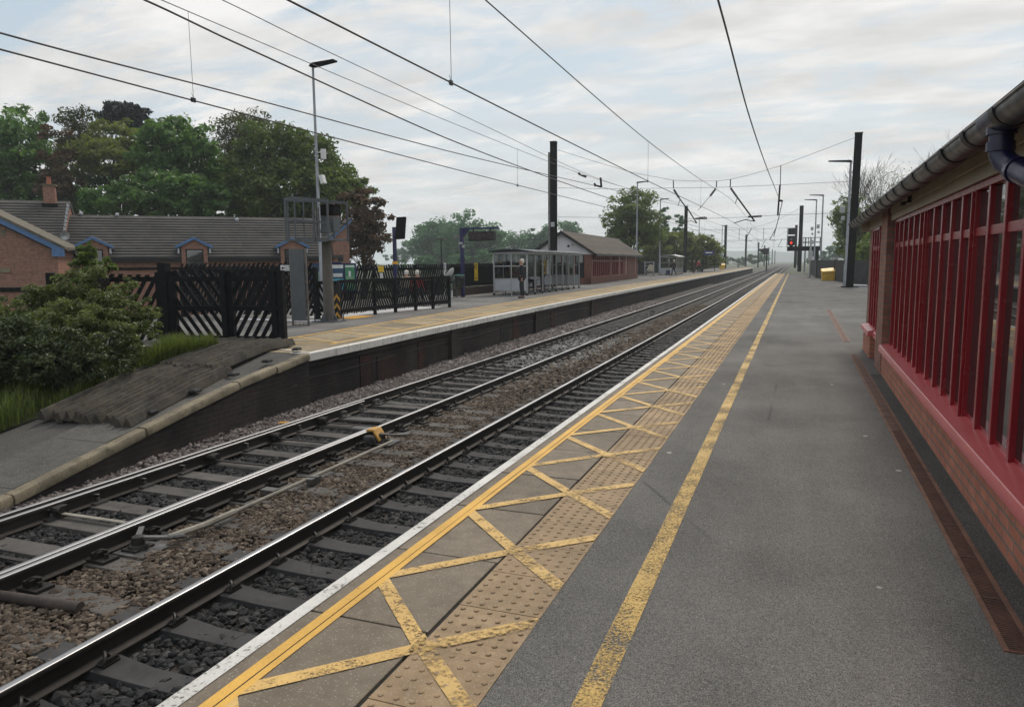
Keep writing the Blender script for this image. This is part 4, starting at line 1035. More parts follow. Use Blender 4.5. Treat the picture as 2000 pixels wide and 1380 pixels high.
# ------------------------------------------------------------------ shelters
def shelter(label, loc, rz_, L, D, nb_, roofm, frame, arch=.10):
    t = thing('platform_shelter', label, 'shelter', loc, rz_, 'glazed platform shelters')
    # local: x across (0 front .. -D back), y along
    H = 2.05
    for i in range(nb_+1):
        for x in ((0, -D) if i in (0, nb_) else (0,)):
            m = MB(); m.bar((x, L*i/nb_, .0), (x, L*i/nb_, H), .07, .06); m.build('post', frame, t)
            m = MB(); m.bar((x, L*i/nb_, 0), (x, L*i/nb_, .10), .09, .08); m.build('foot', MAT['mast'], t)
    for i in range(1, nb_, 2): m = MB(); m.bar((-D, L*i/nb_, 0), (-D, L*i/nb_, H), .06, .06); m.build('post', frame, t)
    n = 10; po = []; pi_ = []
    for i in range(n+1):
        x = .18-(D+.36)*i/n; h = arch*math.sin(PI*i/n); po.append((x, H+.05+h+.05)); pi_.append((x, H+.03+h))
    m = MB(); m.prism(po+pi_[::-1], lambda u, v, q: (u, q, v), -.25, L+.25); m.build('roof', roofm, t, True, angle=30)
    m = MB(); m.bar((.0,0,H),(.0,L,H),.07,.09); m.bar((-D,0,H),(-D,L,H),.07,.09); m.bar((0,0,H),(-D,0,H),.06,.08); m.bar((0,L,H),(-D,L,H),.06,.08); m.build('header', frame, t)
    for yv in (0, L):
        m = MB()
        for zr in (.22, .80, 1.42): m.bar((0,yv,zr),(-D,yv,zr),.05,.05)
        m.bar((-D*.47,yv,0),(-D*.47,yv,H),.05,.05); m.build('end_frame', frame, t)
        m = MB(); m.box(-D+.03,-.03,yv-.012,yv+.012,.24,.78); m.build('end_panel', MAT['greypanel'], t)
        m = MB(); m.box(-D+.03,-.03,yv-.006,yv+.006,.82,1.99); m.build('pane', MAT['clear'], t)
    m = MB(); m.box(-D-.012,-D+.012,.05,L-.05,.24,.78); m.build('back_panel', MAT['greypanel'], t)
    m = MB(); m.box(-D-.005,-D+.005,.05,L-.05,.82,1.99); m.build('back_pane', MAT['clear'], t)
    m = MB(); m.bar((-D+.32,.6,.62),(-D+.32,L*.7,.62),.22,.04)
    yv = .8
    while yv < L*.7: m.bar((-D+.32,yv,0),(-D+.32,yv,.6),.05,.05); yv += 1.3
    m.build('perch_seat', MAT['greysteel'], t)
    return t
s1 = shelter('long glazed shelter with a curved navy roof where a man stands', (-12.05, 33.6, 0), .036, 10.6, 1.7, 8, plain('shelter_roof', (.016,.018,.035), .35, var=.15), MAT['alu'])
m = MB()
for k in range(9): m.box(.1, .2, .3+k*1.2, 1.3+k*1.2, 2.115, 2.135)
m.build('roof_ribs', MAT['cladwhite'], s1, False)
q = MB(); q.box(-1.64, -1.62, 8.2, 8.75, .85, 1.75); q.build('timetable', MAT['sign_yellow'], s1, False)
q = MB(); q.box(-1.64, -1.62, 9.0, 9.45, .85, 1.75); q.build('notice', MAT['plastic_white'], s1, False)
shelter('short pale framed shelter further along behind a person with a suitcase', (-12.9, 88.0, 0), .0, 5.0, 1.9, 4, MAT['alu'], plain('pale_frame', (.36,.36,.30), .6, var=.1), .22)

# ------------------------------------------------------------------ small waiting room on the opposite platform
lw = thing('waiting_room', 'small brick waiting room with white gable and red windows on the opposite platform', 'waiting room', (-13.6, 51.5, 0), .028)
BD, BL = 4.3, 19.6   # depth (-x), length (+y)
m = MB(); m.box(-BD, 0, .0, BL, 0, .45); m.build('plinth', bricks('brick_small', (.05,1), (.20,.075,.05), (.16,.06,.042), (.10,.085,.075)), lw, False)
m = MB(); m.box(-BD+.15, -.15, .15, BL-.15, .45, 2.1); m.build('dark_interior', MAT['glass'], lw, False)
brk = bricks('brick_small_wall', (.05,1), (.21,.08,.055), (.17,.065,.045), (.10,.085,.075))
for a, c in ((0,.4),(6.6,7.3),(12.2,13.2),(14.4,18.2),(19.1,BL)):
    m = MB(); m.box(-.5, .012, a, c, 0, 2.12); m.build('brick_pier', brk, lw, False)
m = MB(); m.box(-BD-.01, -BD+.5, -.01, BL, 0, 2.12); m.build('rear_wall', brk, lw, False)
rp_ = plain('red_paint_far', (.17,.014,.018), .45, var=.15, bump=0)
def reds(a, c, n):
    w = MB()
    for i in range(n+1): yv = a+(c-a)*i/n; w.box(-.10, .0, yv-.06, yv+.06, .45, 2.1)
    w.box(-.09,-.01,a,c,1.62,1.70); w.box(-.09,.02,a,c,.45,.53); w.build('window', rp_, lw, False)
reds(.5, 6.5, 9); reds(7.4, 10.2, 4); reds(11.1, 12.1, 2)
for a, c in ((10.3, 11.0), (13.3, 14.3), (18.3, 19.0)): m = MB(); m.box(-.12, -.02, a, c, 0, 2.1); m.build('door', rp_, lw, False)
m = MB(); m.box(-BD+.1,-BD+.6,-.005,.1,.45,2.1)
for x in (-3.2,-2.2,-1.2,-.3): m.box(x-.05,x+.05,.05,.14,.45,2.1)
m.build('gable_window', rp_, lw, False)
m = MB(); m.prism([(-BD-.1,2.13),(.1,2.13),(-BD/2,3.68)], lambda u, v, q: (u, q, v), -.02, .06); m.prism([(-BD-.1,2.13),(.1,2.13),(-BD/2,3.68)], lambda u, v, q: (u, q, v), BL-.05, BL+.02); m.build('gable', MAT['cladwhite'], lw, False)
m = MB(); m.prism([(-BD-.45,2.07),(-BD/2,3.72),(.45,2.07),(.45,2.17),(-BD/2,3.84),(-BD-.45,2.17)], lambda u, v, q: (u, q, v), -.28, BL+.5); m.build('roof', MAT['brown_tile'], lw, False)
m = MB()
for sx in (-1, 1):
    m.prism([(-BD/2, 3.60), (-BD/2+sx*(BD/2+.47), 1.98), (-BD/2+sx*(BD/2+.47), 2.14), (-BD/2, 3.80)], lambda u, v, q: (u, q, v), -.34, -.285)
m.bar((.46,-.3,2.08),(.46,BL+.5,2.08),.06,.14); m.build('bargeboard', MAT['blackmetal'], lw, False)
t = thing('security_camera', 'small white security camera on the white gable', 'camera', (-15.0, 51.3, 2.85))
m = MB(); m.tube([(0,0,0),(.25,-.3,-.05)], .05, 8); m.tube([(.1,.12,-.1),(.1,-.1,-.08)], .02, 6); m.build('camera_body', MAT['alu'], t)
m = MB(); m.ball((-.2,-.1,-.12), .09); m.build('camera_dome', MAT['mast'], t)

# luggage trolleys, grit bins, far sign
t = thing('luggage_trolley', 'empty luggage trolley parked past the red waiting room', 'trolley', tuple(atz(1268, 538)), .3)
m = MB(); m.bar((-.5,0,0),(-.5,0,1.6),.08,.06); m.bar((.5,0,0),(.5,0,1.6),.08,.06)
for z in (.5,1.1,1.5): m.bar((-.5,0,z),(.5,0,z),.06,.06)
m.build('frame', MAT['alu'], t); m = MB(); m.box(-.5,.5,-.9,0,.22,.3); m.build('deck', MAT['greysteel'], t)
m = MB(); m.ball((0,-.6,.62), .42,.35,.36); m.ball((.1,-.5,1.0), .3,.28,.25); m.build('mail_sacks', MAT['cl_beige'], t)
for sx in (-.4,.4): m = MB(); m.tube([(sx-.04,-.8,.1),(sx+.04,-.8,.1)], .1, 10); m.build('wheel', MAT['shoe'], t)
def gritbin(label, loc, s):
    t = thing('grit_bin', label, 'grit bin', loc, .1, 'yellow grit bins')
    q = MB(); q.add([(-.42,-.3,0),(.42,-.3,0),(.42,.3,0),(-.42,.3,0),(-.5,-.36,.62),(.5,-.36,.62),(.5,.36,.8),(-.5,.36,.8)], [(3,2,1,0),(4,5,6,7),(0,1,5,4),(1,2,6,5),(2,3,7,6),(3,0,4,7)])
    o = q.build('body', MAT['bin_yellow'], t, True, .04, 3)
    q = MB(); q.add([(-.55,-.42,.63),(.55,-.42,.63),(.55,.42,.83),(-.55,.42,.83),(-.5,-.36,.72),(.5,-.36,.78),(.48,.36,1.02),(-.5,.36,.92)], [(3,2,1,0),(4,5,6,7),(0,1,5,4),(1,2,6,5),(2,3,7,6),(3,0,4,7)])
    q.build('lid', MAT['bin_yellow'], t, True, .04, 3); t.scale = (s,)*3
gritbin('yellow grit bin against the fence on the near platform', tuple(atz(1617, 548)), 1.0)
gritbin('distant yellow grit bin near the far end of the opposite platform', tuple(atz(1410, 526)), 1.1)
q = aty(1385, 492, 112)
t = thing('station_sign', 'far blue station name sign on two dark legs', 'sign', (q.x, 112, 0))
m = MB(); m.box(-.75,.75,-.04,.04,2.45,3.1); m.build('panel', MAT['sign_blue'], t); m = MB(); m.box(-.5,.45,-.05,-.042,2.72,2.88); m.build('print', MAT['plastic_white'], t, False)
m = MB(); m.bar((-.85,0,0),(-.85,0,3.2),.12,.1); m.bar((.85,0,0),(.85,0,2.6),.08,.08); m.build('post', MAT['mast'], t)
# ------------------------------------------------------------------ overhead line masts, spans, wires
MG = 'overhead line masts'
def mast(label, x, y, h, w=.40, d=.36, z0=0.0, lean=0.0):
    t = thing('overhead_mast', label, 'mast', (x, y, z0), 0, MG); t.rotation_euler = (0, lean, 0)
    m = MB(); tf = .035
    m.box(-w/2, w/2, -d/2, -d/2+tf, 0, h); m.box(-w/2, w/2, d/2-tf, d/2, 0, h); m.box(-.02, .02, -d/2+tf, d/2-tf, 0, h)
    m.build('column', MAT['mast'], t, False)
    m = MB(); m.box(-w/2-.02, w/2+.02, -d/2-.02, d/2+.02, h, h+.06); m.build('cap', MAT['mast'], t, False)
    return t
mR = mast('tall black steel mast beyond the waiting room gutter on the near platform', 3.02, 46.8, 8.62, .38, .36, 0, .012)
m = MB(); m.box(-.45, .45, -.4, .4, 0, .05); m.build('base', MAT['mast'], mR)
mL = mast('tall dark mast rising behind the nearer glazed shelter', -14.9, 46.8, 9.3, .38, .36)
m = MB(); m.box(-.37, -.21, -.05, .15, 0, 8.7); m.build('cable_duct', MAT['greysteel'], mL, False)
m = MB(); m.box(-.12,.12,-.26,-.18,3.9,4.2); m.build('number_plate', MAT['alu'], mL, False)
mast('mast past the small waiting room with sloping tubes at its top', -14.25, 105, 9.1, .42, .36)
mast('dark mast at the far end of the near platform beside the red signal', .65, 110, 8.95, .5, .36)
mast('distant mast left of the red signal gantry deck', .1, 165, 8.75, .5, .4)
mast('distant mast on the opposite side, second beyond the far shelter', -13.55, 160, 8.8, .5, .4)
mast('faint mast far down the line on the opposite side', -12.7, 215, 8.7, .5, .4)
xs = 0
for y_ in (270, 325, 380, 440, 500):
    for x_ in (-11.8, 1.2):
        o = mast('faint thin mast in the row shrinking into the haze', x_+(y_-270)*.0, y_, 8.6, .5, .4, -.8)
WG = 'overhead wires'
def wire(name, label, pts, r=.009, n=5, parent=None, group=WG):
    """smooth wire through points"""
    P = [Vector(p) for p in pts]; out = []
    for i in range(len(P)-1):
        p0, p1, p2, p3 = P[max(i-1,0)], P[i], P[i+1], P[min(i+2,len(P)-1)]
        k = 8
        for j in range(k):
            f = j/k
            # Hermite with finite-difference tangents scaled by y spacing
            def tan(a, c): return (c-a)/max((c-a).length, 1e-6)
            L = (p2-p1).length; t1 = tan(p0, p2)*L; t2 = tan(p1, p3)*L
            out.append(p1*(2*f**3-3*f**2+1)+t1*(f**3-2*f**2+f)+p2*(-2*f**3+3*f**2)+t2*(f**3-f**2))
    out.append(P[-1]); m = MB(); m.tube(out, r, n)
    o = m.build(name, MAT['wire'], parent, True, angle=80)
    if label: tag(o, label, 'wire', group)
    return o
def wx(x, zs): return [(x if not isinstance(x, tuple) else x[0]+(x[1]-x[0])*min(max(y_/46.8, 0), 1), y_, z) for y_, z in zs]
# near track: contact wire and the catenary above it
w6 = wire('contact_wire', 'contact wire crossing mid sky over the near track, dropper near its top end', wx((-3.62,-3.45), [(-30,3.66),(-6,3.55),(5,3.54),(18,3.60),(46.8,3.83),(75,3.66),(107,3.85),(165,3.85),(215,3.85)]), .0095)
w7 = wire('catenary_wire', 'catenary wire higher up, right of the contact wire over the near track', wx((-3.62,-3.5), [(-30,5.4),(-6,4.98),(8.5,4.73),(18.2,4.60),(28,4.70),(46.8,5.05),(75,4.45),(107,5.1),(140,4.4),(165,5.0),(190,4.4),(215,5.0)]), .009)
w8 = wire('contact_wire', 'thick wire steepest in the sky, running out over the near platform edge', [(-1.05,-25,4.7),(-1.0,3,4.75),(-1.0,10,4.78),(-1.0,16.1,4.60),(-1.0,26,4.70),(-.98,40,5.02),(-.98,46.8,5.18)], .014)
w2 = wire('contact_wire', 'lowest wire at the left edge over the far track, dropper above it', wx(-6.7, [(-30,3.5),(4.8,3.51),(14.5,3.53),(27.5,3.62),(46.8,3.80),(75,3.62),(107,3.85),(165,3.85),(215,3.85)]), .0095)
w4 = wire('catenary_wire', 'thin catenary wire over the far track carrying the left dropper', wx(-6.7, [(-30,5.0),(6.6,4.52),(14.6,4.45),(24.7,4.49),(46.8,5.0),(75,4.4),(107,5.1),(140,4.4),(165,5.0),(190,4.4),(215,5.0)]), .006)
w1 = wire('contact_wire', 'second wire up at the left edge, rising to a registration arm', wx(-6.4, [(-30,3.4),(4.5,3.56),(7.3,3.63),(13.9,3.77),(24.9,4.15),(46.8,4.9)]), .0095)
w3 = wire('contact_wire', 'thick wire dropping from the top left, between two thin catenaries', wx(-6.1, [(-30,5.2),(5.83,4.19),(7.07,4.12),(13.3,3.86),(25.3,3.77),(46.8,3.82),(107,4.3)]), .0115)
w5 = wire('catenary_wire', 'thin wire right of the lamp head, second catenary over the far track', wx(-6.1, [(-30,4.9),(6.95,4.53),(8.5,4.49),(13.3,4.42),(24.3,4.29),(46.8,4.95)]), .006)
def dropper(par, x, y, zb, zt):
    m = MB(); m.tube([(x, y, zt), (x+.004, y, zb)], .0035, 4); m.obox((x, y, zb-.012), .012, .03, .025); m.tube([(x-.02,y,zb+.07),(x,y,zb+.02)], .003, 4)
    m.build('dropper', MAT['wire'], par, False)
dropper(w2, -6.7, 7.05, 3.53, 4.51); dropper(w2, -6.7, 18.0, 3.55, 4.45)
dropper(w6, -3.6, 7.6, 3.56, 4.74); dropper(w6, -3.55, 19.0, 3.61, 4.60); dropper(w6, -3.52, 30, 3.68, 4.72)
for y_ in (60, 75, 90): dropper(w6, -3.47, y_, 3.7, 4.5); dropper(w2, -6.7, y_, 3.66, 4.5)
# headspan between the two tall masts (plane y = 46.8)
Y = 46.8
def hp(px, py, y=Y): return tuple(aty(px, py, y))
hs = thing('headspan', 'sagging span wires with slanting insulators between the two tall masts', 'span wires', (0, Y, 0))
def hwire(name, pts, r=.011):
    m = MB(); m.tube([tuple(Vector(p)-Vector((0,Y,0))) for p in pts], r, 5); return m.build(name, MAT['wire'], hs, True, angle=80)
hwire('span_wire', [hp(1090,293), hp(1150,312), hp(1235,337), hp(1315,352), hp(1360,354), hp(1402,353.5), hp(1428,350), hp(1470,340), hp(1524,324), hp(1672,268)])
hwire('span_wire', [hp(1090,367), hp(1190,369), hp(1290,367.5), hp(1402,366), hp(1524,361), hp(1664,354)])
hwire('span_wire', [hp(1090,424), hp(1170,424.5), hp(1365,427), hp(1460,424), hp(1520,420), hp(1662,415)])
def arm(pts, r, name='registration_tube'):
    m = MB(); m.tube([tuple(Vector(p)-Vector((0,Y,0))) for p in pts], r, 8); return m.build(name, MAT['mast'], hs, True)
def insulator(p, q, r=.085):
    p, q = Vector(p)-Vector((0,Y,0)), Vector(q)-Vector((0,Y,0)); m = MB(); n = 7; pts = []; rs = []
    for i in range(n*2+1):
        pts.append(p+(q-p)*i/(n*2)); rs.append(r if i % 2 else r*.5)
    m.tube(pts, rs, 8); m.build('insulator', MAT['insul'], hs, True, angle=60)
arm([hp(1315,352), hp(1315.5,368)], .03); insulator(hp(1316,370), hp(1326,386)); arm([hp(1326,386), hp(1341,407)], .035); arm([hp(1328,390), hp(1324,402)], .018)
arm([hp(1342,406), hp(1361,436)], .035); arm([hp(1361,436), hp(1350,431), hp(1338,434)], .02)
arm([hp(1400,353), hp(1399,366)], .03); insulator(hp(1398,368), hp(1387,383)); arm([hp(1387,383), hp(1363,411)], .013)
arm([hp(1427,350), hp(1426,366)], .03); insulator(hp(1427,367), hp(1439,384)); arm([hp(1439,384), hp(1474,432)], .045); arm([hp(1474,432), hp(1455,429), hp(1433,436)], .026); arm([hp(1440,386), hp(1436,398)], .02)
arm([hp(1525,324), hp(1524,361)], .022); arm([hp(1523.5,361), hp(1519,421)], .05); arm([hp(1521,391), hp(1529,393)], .06)
arm([hp(1528,394), hp(1521,425), hp(1511,462)], .022)
insulator(hp(1461,423.5), hp(1488,422), .075); insulator(hp(1358,427), hp(1381,426), .075)
# registration gear nearer the camera on the far-track wires
t = thing('registration_arm', 'small registration arm with insulator on the far track wires left of the leafy tree', 'registration arm', (-6.4, 25.0, 0))
bp = Vector((-6.4, 25.0, 0)); P_ = lambda px, py: tuple(Vector(aty(px, py, 25.0))-bp)
m = MB(); m.tube([P_(1173,347), P_(1174.5,366)], .035, 8); m.tube([P_(1174,365), P_(1163,362)], .03, 8); m.tube([P_(1163,364), P_(1161,358)], .035, 8); m.build('drop_bracket', MAT['mast'], t)
m = MB(); m.tube([P_(1130,338), P_(1134,342), P_(1145,345)], [.05,.025,.045], 8); m.build('insulator', MAT['insul'], t)
# further spans (simple), each hung between its pair of masts
for lab, y_, xl, xr, hgt in (('thin span wires between the second pair of masts', 107.5, -14.2, .6, 8.6), ('thin span wires between the third pair of masts', 162, -13.5, .1, 8.5)):
    t = thing('headspan', lab, 'span wires', (0, y_, 0)); m = MB()
    for z0, sag in ((hgt, 2.6), (6.0, .15), (4.4, .1)):
        m.tube([(xl+(xr-xl)*i/12, 0, z0-sag*math.sin(PI*i/12)) for i in range(13)], .014, 4)
    m.build('span_wire', MAT['wire'], t, False)
    for xc in (-3.5, -6.7):
        m = MB(); m.tube([(xc+1.0,0,6.0),(xc+.2,0,4.35)], .05, 6); m.tube([(xc+.2,0,4.35),(xc+1.1,0,4.25)], .03, 6); m.tube([(xc-.6,0,6.0),(xc-.6,0,4.4)], .03, 6); m.build('registration_tube', MAT['mast'], t)

# ------------------------------------------------------------------ lamp posts
def lamp(label, x, y, h, side, z0=0.0, arm_l=.95, r=.06, thick=.06):
    t = thing('lamp_post', label, 'street lamp', (x, y, z0), 0, 'platform lamp posts')
    m = MB(); m.tube([(0,0,0),(0,0,1.3),(0,0,1.35),(0,0,h)], [r*1.5,r*1.5,r,r*.7], 12); m.build('pole', MAT['galv'], t)
    m = MB(); s = side
    pr = [(-.10*s,-.02),(0,.09),(.12*s,.10),(arm_l*s,.13),(arm_l*s,.07),(.3*s,.0),(.05*s,-.03)]
    m.prism(pr, lambda u, v, q: (u, q, h+v), -.14, .14); m.build('lamp_head', MAT['mast'], t, True, .015)
    return t
l1 = lamp('tall grey lamp post rising behind the signal cage, white boxes halfway up', -16.33, 23.0, 8.6, 1)
m = MB(); m.tube([(.30,0,5.35),(.30,0,5.70)], .10, 10); m.tube([(0,0,5.6),(.3,0,5.6)], .02, 6); m.build('loudspeaker', MAT['plastic_white'], l1)
m = MB(); m.prism([(.12,4.78),(.26,4.80),(.34,4.5),(.20,4.46)], lambda u, v, q: (u, q, v), -.1, .1); m.tube([(0,0,4.75),(.18,0,4.78)], .02, 6); m.build('camera', MAT['plastic_white'], l1, True, .01)
for lab, px, yt, yd, side in (('lamp post beside the leafy tree behind the small waiting room', 1245, 357, 74, 1), ('lamp post past the small waiting room with a white plate', 1290, 390, 87.2, 1), ('lamp post left of the distant dark mast', 1366, 425, 121, 1), ('faint lamp post beyond the far shelter', 1411, 441, 148, 1)):
    a = aty(px, yt, yd); lamp(lab, a.x, yd, a.z, side, 0, 1.0, .08)
for lab, px, yt, yd in (('lamp post just left of the tall black mast on the near platform', 1662, 316, 49.6), ('lamp post at the right of the signal gantry deck', 1608, 382, 80), ('lamp post with drooping arm behind the signal gantry', 1595, 391, 90)):
    a = aty(px, yt, yd); l = lamp(lab, a.x, yd, a.z, -1, 0, 1.25, .085)
    m = MB(); m.obox((-.35,0,a.z*.62), .14, .1, .2); m.obox((-.3,0,a.z*.55), .1,.1,.12); m.build('loudspeaker', MAT['alu'], l, True, .02)
q = aty(863, 545, 60)
t = thing('lamp_post', 'short dark lamp post with a flat head in the car park behind the fence', 'street lamp', (q.x, 60, -1.2), 0, 'platform lamp posts')
m = MB(); m.tube([(0,0,0),(0,0,4.9)], [.08,.06], 8); m.build('pole', MAT['blackmetal'], t); m = MB(); m.box(-.4,.4,-.2,.2,4.9,5.0); m.build('lamp_head', MAT['greysteel'], t)

# ------------------------------------------------------------------ signal gantry with red aspect
GY_ = 95.0
def gp(px, py): v = aty(px, py, GY_); return v.x, v.z
gx0, gz0 = gp(1537, 489.5); gx1, _ = gp(1602, 489.5)
t = thing('signal_gantry', 'dark signal gantry showing one red light at the end of the near platform', 'signal', (0, GY_, 0))
m = MB(); m.box(gx0, gx1, -.6, .6, gz0-.05, gz0+.42); m.box(gx0-.05, gx1+.05, -.7, .7, gz0+.42, gz0+.48); m.build('deck', MAT['mast'], t, False)
for yy_ in (-.6, .6):
    m = MB()
    for x in (gx0+1.75, gx0+2.35, gx0+3.0, gx1-.05): m.bar((x,yy_,gz0+.4),(x,yy_,gz0+1.5),.06,.06)
    for z in (.95, 1.5): m.bar((gx0+1.75,yy_,gz0+z),(gx1,yy_,gz0+z),.08 if z < 1 else .04,.08 if z < 1 else .04)
    m.build('handrail', MAT['mast'], t, False)
m = MB(); m.bar((gx1-.35,0,-1.0),(gx1-.35,0,gz0),.4,.4); m.bar((gx1-1.1,0,-1.0),(gx1-1.1,0,gz0),.12,.12); m.build('leg', MAT['mast'], t)
hx, _ = gp(1545.5, 470); m = MB(); zb = gz0+.5
m.box(hx-.42, hx+.42, -.25, .15, zb+.15, zb+1.25); m.box(hx-.40, hx+.40, -.2, .2, zb+1.4, zb+2.15); m.box(hx-.5,hx-.44,-.3,.2,zb,zb+2.2); m.prism([(hx-.35,zb+.15),(hx,zb-.12),(hx+.35,zb+.15)], lambda u, v, q: (u, q, v), -.2, .1)
m.build('signal_head', MAT['blackmetal'], t, False)
m = MB(); m.lathe([(.001,0),(.11,0),(.11,.02)], 14)
o = m.build('red_lamp', m_emit('red_aspect', (1.0, .03, .02), 3.0), t); o.rotation_euler = (PI/2, 0, 0); o.location = (hx, -.262, zb+.42)
m = MB(); hp_ = [(.19*math.cos(PI*i/8), .19*math.sin(PI*i/8)) for i in range(9)]; m.prism(hp_+[(a*.9, b*.9) for a, b in hp_[::-1]], lambda u, v, q: (hx+u, q, zb+.42+v), -.5, -.25); m.build('lamp_hood', MAT['blackmetal'], t)
for dz in (.85,): m = MB(); m.lathe([(.001,0),(.13,0),(.13,.01)], 14); o = m.build('dark_lamp', MAT['glass'], t); o.rotation_euler = (PI/2,0,0); o.location = (hx, -.26, zb+dz)
m = MB(); q = aty(1592, 494, GY_); m.box(q.x-.35, q.x+.35, -.1, .2, q.z-.45, q.z+.3); m.build('rear_signal', MAT['blackmetal'], t)
t = thing('track_signal', 'small dark signal on a stump at the far end of the opposite platform', 'signal', (aty(1497,517,175).x, 175, 0))
m = MB(); m.bar((0,0,-.9),(0,0,4.0),.3,.3); m.box(-.8,.3,-.3,.3,2.9,4.3); m.prism([(-.8,3.3),(-1.9,3.9),(-1.9,4.2),(-.8,4.2)], lambda u, v, q: (u, q, v), -.3, .3); m.build('signal_body', MAT['mast'], t, False)

# near platform: boundary fence on the right and grey posts
t = fence('dark close-boarded fence at the back of the near platform beyond the waiting room', [(7.2,41),(5.0,48),(3.35,56.3),(2.92,61.8),(1.9,71.5),(1.75,95)], .0, 1.56, [.02], .25, .235, (1.35,.35), .14, 1.6, 'fence', None, 'fence_dark')
b1 = aty(1581, 541, 73); t = thing('grey_post', 'pale grey post with small boxes in front of the dark right hand fence', 'post', (b1.x, 73, 0))
m = MB(); m.tube([(0,0,0),(0,0,3.6)], .09, 10); m.obox((0,-.1,2.0),.2,.12,.45); m.obox((.05,-.1,3.2),.16,.12,.2); m.build('post', MAT['alu'], t)
b1 = aty(1571, 530, 100)
t = thing('grey_post', 'slender grey post between the distant masts and the dark fence', 'post', (b1.x, 100, 0))
m = MB(); m.tube([(0,0,0),(0,0,4.4)], .1, 8); m.build('post', MAT['galv'], t)
q = atz(1675, 560); m = MB(); m.box(-.5,.5,-.3,.3,0,.12); o = m.build('concrete_block', MAT['greypanel'], None, True, .02); o.location = q; tag(o, 'low pale concrete block by the fence behind the tall black mast', 'block')
# point machinery in the six-foot
t = thing('point_rodding', 'greasy point rodding with cranks along the middle rail', 'point rodding', (0, 0, -1.07))
m = MB(); m.tube([(-5.43,5.55,.07),(-5.42,9.2,.07)], .022, 8); m.tube([(-5.43,5.95,.07),(-5.43,5.55,.07),(-5.47,5.1,.09)], .034, 8); m.build('rod', MAT['woodgrey'], t)
for yc, s_ in ((5.0, 1), (9.4, 1)):
    m = MB(); m.box(-5.82,-5.45,yc-.22,yc+.12,-.01,.012); m.build('base_plate', MAT['greysteel'], t)
    m = MB(); m.lathe([(.10,.012),(.085,.05),(.06,.06),(.055,.13),(.03,.14)], 14, (-5.68, yc-.05, 0)); m.box(-5.78,-5.60,yc-.16,yc+.06,.012,.03); m.build('pivot', MAT['iron'], t)
    m = MB(); m.bar((-5.68,yc-.05,.12),(-5.42,yc+.12,.09),.05,.025); m.bar((-5.68,yc-.05,.12),(-5.86,yc+.16,.12),.05,.025); m.tube([(-5.86,yc+.16,.12),(-5.95,yc+.2,.08)],.018,6); m.build('crank', MAT['greysteel'], t)
    m = MB(); m.tube([(-5.50,yc+.08,.09),(-5.36,yc+.20,.09)], .028, 8); m.build('joint_sleeve', MAT['greysteel'], t)
m = MB(); m.bar((-5.58,7.2,.09),(-5.3,7.25,.09),.03,.02); m.obox((-5.36,7.23,.05),.04,.09,.04); m.build('rod_guide', MAT['greysteel'], t)
m = MB(); m.obox((-5.62,6.75,.03),.1,.06,.03); m.build('tie_plate', MAT['greysteel'], t)
t = thing('rail_cover', 'yellow and black folded cover plate clipped over the middle rail', 'cover plate', (R2+.15, 9.35, -1.0), .0)
m = MB(); m.prism([(-.10,.12),(.03,.13),(.13,-.03),(.16,-.05),(.17,-.02),(.05,.165),(-.10,.155)], lambda u, v, q: (u, q, v), -.13, .13); m.build('plate', MAT['yplastic'], t, True, .004); t.scale = (.85, .85, .85)
m = MB(); m.lathe([(.11,-.06),(.11,.05),(.08,.09)], 14, (.05,-.28,0)); m.build('housing', MAT['blackmetal'], t)
SG = 'stretcher bars between the switch blades'
for yc, lab in ((4.3, 'dark stretcher bar across the far track closest to the pipe'), (8.9, 'dark stretcher bar across the far track just before the yellow cover'), (5.35, 'light steel stretcher bar across the far track nearest the camera'), (7.6, 'dark stretcher bar across the far track by the rod guide'), (10.1, 'stretcher bar across the far track near the tips of the switch blades')):
    t = thing('stretcher_bar', lab, 'stretcher bar', (0, yc, -1.03), 0, SG)
    m = MB(); m.bar((R3+.1,0,0),(R2-.1,.03,0),.05,.014); m.build('bar', MAT['woodgrey'] if yc == 5.35 else MAT['iron'], t)
    m = MB(); m.obox((R3+.19,0,.03),.07,.07,.05); m.tube([(R3+.1,-.05,.05),(R3+.3,-.05,.05)],.03,8); m.build('bracket', MAT['iron'], t)
    m = MB(); m.obox((R2-.16,.03,.03),.06,.06,.045); m.build('bracket', MAT['iron'], t)
t = thing('cable_duct', 'grimy brown pipe lying across the far track at the left edge', 'pipe', (0, 3.75, -1.08))
m = MB(); m.tube([(R3+.2,-.1,.04),(R2+.85,.12,.03)], .045, 10); m.build('pipe', MAT['oldpipe'], t)
t = thing('dark_track_plate', 'flat steel plates lying between the far rails near the blade tips', 'plate', (0, 10.0, -1.06))
m = MB(); m.obox((R3+.75,.5,.02),.35,.11,.02,.05); m.obox((R2-.35,-.1,.02),.22,.1,.03,.1); m.build('plate', MAT['greysteel'], t, True, .005)
m = MB()
for i in range(11):
    yv = 4.6+i*.95+rnd.uniform(-.25,.25); m.obox((-7.72+rnd.uniform(-.05,.05)-max(0,yv-9)*.02, yv, -1.075), rnd.uniform(.02,.045), rnd.uniform(.02,.05), .018, rnd.uniform(0,3))
tag(m.build('yellow_scraps', MAT['sign_yellow'], None, False), 'yellow plastic scraps scattered on the pale ballast below the ramp', 'litter')
t = thing('yellow_block', 'orange wooden block resting on the pale ballast beside the far rail', 'block', tuple(atz(549, 828, -1.03)))
m = MB(); m.obox((0,0,0),.12,.06,.035,.3); m.build('block', MAT['yplastic'], t, True, .005)
